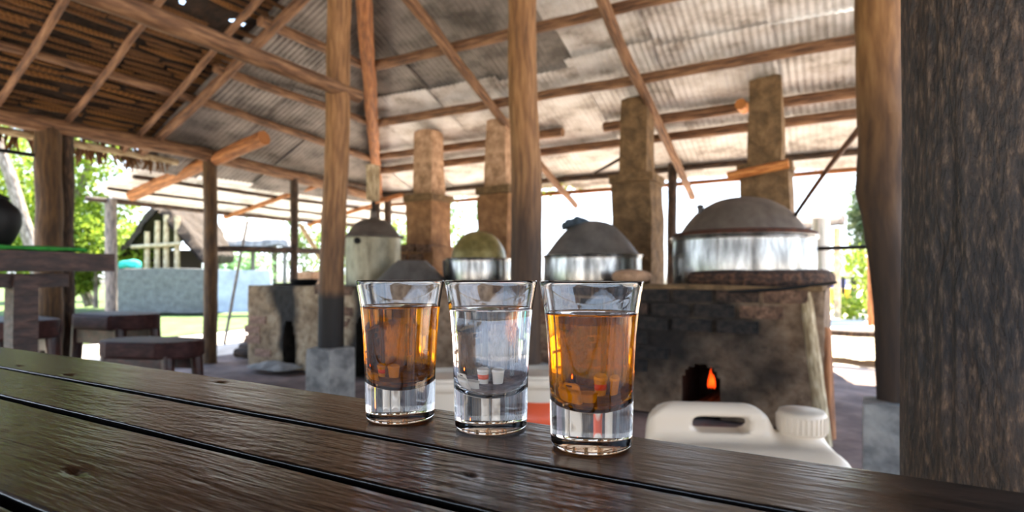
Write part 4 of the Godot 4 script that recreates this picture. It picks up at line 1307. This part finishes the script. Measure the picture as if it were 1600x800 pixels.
var leaf_mesh: ArrayMesh
func leaves(parent: Node, called: String, blobs: Array, count: int, size: float, c0: Color, c1: Color) -> void:
	if leaf_mesh == null:
		var mb := MB.new()
		var pts := [Vector3(0, 0, 0), Vector3(.22, .06, .35), Vector3(0, 0, 1), Vector3(-.22, .06, .35)]
		mb.tri(pts[0], pts[1], pts[2], Vector3(0, 1, 0))
		mb.tri(pts[0], pts[2], pts[3], Vector3(0, 1, 0))
		var cc := PackedColorArray()
		cc.resize(mb.v.size())
		cc.fill(Color.WHITE)
		mb.c = cc
		leaf_mesh = mb.commit()
	var mm := MultiMesh.new()
	mm.transform_format = MultiMesh.TRANSFORM_3D
	mm.use_colors = true
	mm.mesh = leaf_mesh
	mm.instance_count = count
	for k in count:
		var b: Array = blobs[k % blobs.size()]
		var d := Vector3(rng.randfn(), rng.randfn(), rng.randfn()).normalized() * pow(rnd(), .4)
		var p: Vector3 = b[0] + Vector3(d.x * b[1].x, d.y * b[1].y, d.z * b[1].z)
		mm.set_instance_transform(k, Transform3D(Basis.from_euler(Vector3(rnd(-.9, 1.2), rnd(0, TAU), rnd(-.7, .7))).scaled(Vector3.ONE * size * rnd(.6, 1.4)), p))
		mm.set_instance_color(k, c0.lerp(c1, rnd()))
	var o := MultiMeshInstance3D.new()
	o.name = numbered(called, parent)
	o.multimesh = mm
	o.material_override = mats["leaf"]
	parent.add_child(o, true)
	stuff(o)

func tree(label: String, category: String, foot: Vector3, trunk: Array, tr: float, blobs: Array, count: int, size: float, c0: Color, c1: Color) -> void:
	var t := thing("tree" if category == "tree" else "leafy_bush", label, category, foot)
	if trunk.size():
		var rr := []
		for k in trunk.size(): rr.append(tr * (1.0 - .45 * k / (trunk.size() - 1)))
		part("trunk" if category == "tree" else "stem", log_mesh(trunk, rr, .02, 120 + count % 7, 12, .25), mats["bark"], t, trunk[0])
	leaves(t, "foliage", blobs, count, size, c0, c1)

func rel(p: Vector3, o: Vector3) -> Vector3:
	return p - o

func outside() -> void:
	var lime := Color(.36, .45, .05)
	var mid := Color(.12, .20, .03)
	var deep := Color(.03, .07, .015)
	var pale := Color(.22, .27, .10)
	var f := Vector3.ZERO
	# trees and bushes, left to right
	f = Vector3(at(-60, 0, 14).x, 0, -14)
	tree("tree with a pale leaning trunk behind the big clay jar", "tree", f, [rel(at(75, 480, 13), f) * Vector3(1, 0, 1), rel(at(45, 370, 13), f), rel(at(5, 245, 13), f), rel(at(-40, 120, 13), f)], .16, [[rel(at(20, 300, 14), f), Vector3(1.3, 1.1, 1.0)], [rel(at(-60, 230, 14), f), Vector3(1.6, 1.3, 1.2)], [rel(at(30, 400, 14), f), Vector3(1.3, .8, 1.0)]], 5200, .18, mid, lime)
	f = Vector3(at(140, 0, 16).x, 0, -16)
	tree("loose tree with a grey trunk between the thick counter post and the bluish post", "tree", f, [Vector3.ZERO, rel(at(106, 355, 16), f), rel(at(128, 290, 16), f), rel(at(150, 215, 16), f)], .13, [[rel(at(150, 300, 16), f), Vector3(1.2, .8, 1.0)], [rel(at(120, 230, 16), f), Vector3(1.5, .7, 1.0)], [rel(at(170, 350, 16), f), Vector3(.9, .9, 1.0)], [rel(at(115, 370, 15), f), Vector3(.8, .7, .8)]], 4600, .18, mid, lime)
	f = Vector3(at(150, 0, 15).x, 0, -15)
	tree("rounded bright bush under the loose forked tree", "bush", f, [Vector3.ZERO, rel(at(150, 400, 15), f)], .06, [[rel(at(135, 385, 15), f), Vector3(1.1, .8, .8)], [rel(at(190, 395, 15), f), Vector3(.7, .8, .8)], [rel(at(120, 440, 15), f), Vector3(.5, .3, .5)]], 3000, .17, mid, lime)
	f = Vector3(at(30, 0, 20).x, 0, -20)
	tree("dark tall tree far behind the lawn at the picture's edge", "tree", f, [Vector3.ZERO, Vector3(.2, 2, 0), Vector3(0, 4, 0)], .2, [[Vector3(-.5, 3.4, 0), Vector3(3.2, 2.6, 1.5)], [Vector3(1.5, 2.0, 0), Vector3(2.2, 1.6, 1.5)]], 3600, .28, mid, lime)
	f = Vector3(at(425, 0, 24).x, 0, -24)
	tree("green tree far beyond the grey-roofed shed", "tree", f, [Vector3.ZERO, Vector3(.1, 1.6, 0), Vector3(0, 3, 0)], .15, [[Vector3(0, 2.4, 0), Vector3(2.2, .9, 1.2)], [Vector3(-1.6, 1.5, 0), Vector3(1.6, 1.0, 1.0)], [Vector3(1.6, 1.8, 0), Vector3(1.4, 1.2, 1.0)]], 2200, .24, mid, pale)
	f = Vector3(at(300, 0, 22).x, 0, -22)
	tree("bluish green bush behind the thatched hut", "bush", f, [Vector3.ZERO, Vector3(0, .7, 0)], .06, [[Vector3(.6, 1.0, 0), Vector3(2.0, 1.0, 1.0)], [Vector3(2.2, .9, 0), Vector3(1.0, .8, .8)]], 1200, .24, Color(.16, .32, .14), Color(.34, .5, .22))
	f = Vector3(at(575, 0, 19).x, 0, -19)
	tree("bright green tree behind the tall grey still", "tree", f, [Vector3.ZERO, Vector3(.1, 1.2, 0), Vector3(0, 2.4, 0)], .1, [[Vector3(-.3, 2.1, 0), Vector3(1.5, .8, 1.0)], [Vector3(.9, 1.9, 0), Vector3(.9, .9, .8)], [Vector3(-.4, 1.1, 0), Vector3(1.5, .8, 1.0)]], 2400, .19, lime, pale)
	f = Vector3(at(720, 0, 17).x, 0, -17)
	tree("sparse sapling with a few hanging leaves between the two left-hand chimneys", "tree", f, [Vector3.ZERO, Vector3(.1, 1.4, 0), Vector3(0, 2.6, 0)], .03, [[rel(at(708, 345, 17), f), Vector3(.45, 1.1, .5)], [rel(at(735, 385, 17), f), Vector3(.45, .35, .5)], [rel(at(752, 345, 17), f), Vector3(.16, .8, .3)]], 420, .22, Color(.10, .26, .08), lime)
	f = Vector3(at(1385, 0, 15).x, 0, -15)
	tree("tall greyish tree right of the white sky, behind the knotty post", "tree", f, [Vector3.ZERO, Vector3(.1, 1.6, 0), Vector3(.1, 3.6, 0)], .12, [[rel(at(1388, 320, 15), f), Vector3(1.0, 1.2, .9)], [rel(at(1395, 400, 15), f), Vector3(1.1, .8, .9)], [rel(at(1352, 345, 15), f), Vector3(.42, .9, .5)]], 2800, .2, Color(.05, .09, .035), Color(.16, .20, .11))
	f = Vector3(at(1335, 0, 13).x, 0, -13)
	tree("bright low bush seen between the whitish post and the knotty post", "bush", f, [Vector3.ZERO, Vector3(0, .5, 0)], .04, [[rel(at(1330, 410, 13), f), Vector3(.5, .4, .5)], [rel(at(1330, 478, 12), f), Vector3(.5, .22, .4)], [rel(at(1370, 440, 13), f), Vector3(.5, .5, .5)]], 1100, .15, mid, lime)
	var v := thing("vine", "trailing vine with yellow-green leaves along the far eave above the brass-domed still", "vine", P(-3.1, 6.15, .95))
	part("stem", log_mesh([P(-3.5, 6.2, .96) - v.position, P(-3.1, 6.22, .99) - v.position, P(-2.5, 6.2, .97) - v.position], [.006, .006, .004], .002, 130, 6), mats["bark"], v, P(-3.5, 6.2, .96) - v.position)
	leaves(v, "foliage", [[P(-3.45, 6.2, 1.0) - v.position, Vector3(.14, .07, .08)], [P(-3.1, 6.2, 1.0) - v.position, Vector3(.14, .05, .08)], [P(-2.8, 6.2, 1.02) - v.position, Vector3(.12, .08, .08)], [P(-3.35, 5.98, 1.24) - v.position, Vector3(.03, .05, .03)]], 70, .10, Color(.35, .5, .05), Color(.6, .66, .1))
	# the thatched hut with its pole frame
	var pk := at(246, 331, 14.0)
	var rb := at(322, 330, 16.5)
	var hut := thing("thatched_hut", "brown thatched hut with a gable of bare whitish poles, beyond the concrete tank", "hut", at(193, 400, 14.4) * Vector3(1, 0, 1))
	var ho := hut.position
	var lf := at(192, 402, 14.6)
	part("roof_slope", slab4(lf, pk, rb, lf + rb - pk, .22, .06), mats["hut_thatch"], hut, lf - ho)
	var ef := at(316, 412, 13.8)
	part("roof_slope", slab4(pk, ef, at(362, 412, 16.2), rb, .22, .06), mats["hut_thatch"], hut, pk - ho)
	part("back_wall", box_mesh(Vector3(2.2, 1.5, .12), .02), mats["log_dark"], hut, at(250, 400, 15.6) * Vector3(1, 0, 1) + Vector3(0, .75, 0) - ho)
	for q in [[229, 362], [245, 345], [259, 336], [276, 338]]:
		var p0: Vector3 = at(q[0], 0, 14.0) * Vector3(1, 0, 1)
		part("pole", log_mesh([p0, at(q[0] + 1, q[1], 14.0)], [.065, .06], .005, int(q[0]), 8, .3), mats["log_pale"], hut, p0 - ho)
	part("rail", log_mesh([at(206, 386, 13.9), at(282, 381, 13.9)], [.05, .05], .005, 141, 8, .3), mats["log_pale"], hut, at(206, 386, 13.9) - ho)
	# tank, wash wall, teal cloth
	single("concrete_tank", rough_box(Vector3(1.95, .98, 1.2), .12, .01, 600, Vector3(0, .49, 0)), mats["concrete_light"], "low grey concrete tank on the lawn in front of the thatched hut", "tank", Vector3(at(268, 0, 13.2).x, 0, -13.4), .1)
	single("white_screen_wall", rough_box(Vector3(1.5, .95, .12), .12, .01, 601, Vector3(0, .475, 0)), mats["whitewash"], "low white-painted screen beyond the ochre post, right of the concrete tank", "screen", Vector3(at(372, 0, 13.0).x, 0, -13.0), .0)
	single("concrete_block", rough_box(Vector3(.34, .88, .30), .08, .008, 602, Vector3(0, .44, 0)), mats["mud_pale"], "pale beige block standing behind the pale plastered stove", "block", Vector3(at(487, 0, 7.2).x, 0, -7.2), TURN)
	var teal := func(p: Vector3): return (sd_box(p - Vector3(0, .10 - .8 * p.x * p.x, 0), Vector3(.22, .09, .12), .06) + .03 * nz.get_noise_3d(p.x * 40, p.y * 40, p.z * 40)) * .7
	single("teal_cloth", nets(teal, Vector3(-.3, -.06, -.2), Vector3(.3, .26, .2), .03), M("teal", [c(.10, .55, .50), c(.25, .72, .66)], {"tri": true, "scale": Vector3(2, 2, 2), "rough": .9, "seed": 75}), "crumpled teal cloth on the corner of the concrete tank", "cloth", at(204, 0, 13.2) * Vector3(1, 0, 1) + Vector3(0, .985, 0))
	# far shed
	var sh := thing("grey_shed", "low shed with a shaggy grey roof far beyond the pale plastered stove", "shed", at(380, 0, 18) * Vector3(1, 0, 1))
	var so := sh.position
	part("roof_slope", slab4(at(330, 388, 17), at(455, 386, 17.5), at(445, 350, 19.5), at(352, 348, 19.5), .2, .07), mats["hut_grey"], sh, at(330, 388, 17) - so)
	for x in [340, 395, 445]:
		part("post", log_mesh([at(x, 0, 17.6) * Vector3(1, 0, 1), at(x, 384, 17.6)], [.06, .06], .005, x, 8, .3), mats["log_grey"], sh, at(x, 0, 17.6) * Vector3(1, 0, 1) - so)
	# firewood beside the stove
	for k in 5:
		var p := P(-5.35 - .05 * k, 3.72 + .10 * k, -CAM + .05 + .045 * (k % 3))
		timber("firewood", [p, p + AX * (.45 - .05 * k) + BX * (.12 - .08 * k) + Vector3(0, .03 * (k % 2), 0)], [.05, .045], mats["log_dark"], ["blackened log lowest and nearest in the heap beside the pale stove", "blackened log second in the heap beside the pale stove", "blackened log lying across the middle of the heap beside the pale stove", "short blackened log toward the back of the heap beside the pale stove", "shortest blackened log at the back of the heap beside the pale stove"][k], "firewood", .008, 150 + k, 10, null, "blackened logs beside the pale stove")
	# right of the stills
	timber("wooden_post", [at(1284, 0, 5.2) * Vector3(1, 0, 1), at(1283, 342, 5.2)], [.075, .07], M("paint_white", [c(.74, .80, .76), c(.88, .90, .88), c(.95, .94, .93)], {"scale": Vector3(5, .4, 1), "rough": .7, "seed": 76}), "whitish painted post cut off short, right of the largest still", "post", .006, 160)
	timber("wooden_post", [at(1362, 0, 7.0) * Vector3(1, 0, 1), at(1361, 355, 7.0)], [.045, .045], mats["log_orange"], "orange-brown short post outdoors beside the knotty post", "post", .006, 161)
	var lr := thing("low_roof", "low brown roof edge under the white sky behind the whitish post", "roof", at(1270, 0, 12) * Vector3(1, 0, 1))
	var lo := lr.position
	part("roof_slope", slab4(at(1215, 362, 11), at(1318, 352, 11), at(1322, 342, 13), at(1215, 345, 13), .12, .04), mats["log_dark"], lr, at(1215, 362, 11) - lo)
	for x in [1228, 1308]:
		part("post", log_mesh([at(x, 0, 11.3) * Vector3(1, 0, 1), at(x, 356, 11.3)], [.06, .06], .005, x, 8, .3), mats["log_pale"], lr, at(x, 0, 11.3) * Vector3(1, 0, 1) - lo)
	var bd := thing("barrel", "blue plastic barrel far off under the iron poker's tip", "barrel", at(1306, 0, 19) * Vector3(1, 0, 1))
	part("body", lathe(smooth_profile(PackedVector2Array([Vector2(0, 0), Vector2(.24, 0), Vector2(.28, .06), Vector2(.28, .74), Vector2(.22, .82), Vector2(0, .82)]), 4), 24), M("blue", [c(.06, .22, .55)], {"rough": .5}), bd)
	single("yellow_tub", lathe(smooth_profile(PackedVector2Array([Vector2(0, 0), Vector2(.20, 0), Vector2(.26, .42), Vector2(.24, .42), Vector2(.18, .03), Vector2(0, .03)]), 4), 24), M("yellow", [c(.90, .72, .08)], {"rough": .5}), "yellow tub on the ground in front of the blue barrel", "tub", at(1313, 0, 16) * Vector3(1, 0, 1))
	var st := thing("black_stool", "small black stool outdoors beside the yellow tub", "stool", at(1334, 0, 15) * Vector3(1, 0, 1), .4)
	part("seat", box_mesh(Vector3(.42, .06, .42), .01, Vector3(0, .76, 0)), mats["iron"], st)
	for x in [-.17, .17]:
		for z in [-.17, .17]:
			part("leg", box_mesh(Vector3(.06, .74, .06), .005, Vector3(x, .37, z)), mats["iron"], st)
	var be := thing("plank_bench", "low dark plank bench across the sunlit gap right of the brick stove", "bench", P(.55, 6.55, -CAM), TURN)
	part("seat", rough_box(Vector3(2.2, .05, .22), .1, .006, 610, Vector3(0, .27, 0)), mats["log_dark"], be)
	for x in [-.95, .0, .95]:
		part("leg", rough_box(Vector3(.08, .25, .16), .08, .005, 611, Vector3(x, .125, 0)), mats["log_dark"], be)
	var heap := func(p: Vector3): return (p.y - .36 * exp(-(p.x * p.x) / .35 - (p.z * p.z) / .12) - .05 * nz.get_noise_3d(p.x * 14, p.y * 14, p.z * 14) + .02) * .6
	stuff(single("sand_heap", nets(heap, Vector3(-1.2, -.03, -.6), Vector3(1.2, .5, .6), .05), mats["sand"], "pale sand heap in the sun under the low plank bench", "sand", P(.35, 7.1, -CAM), TURN))
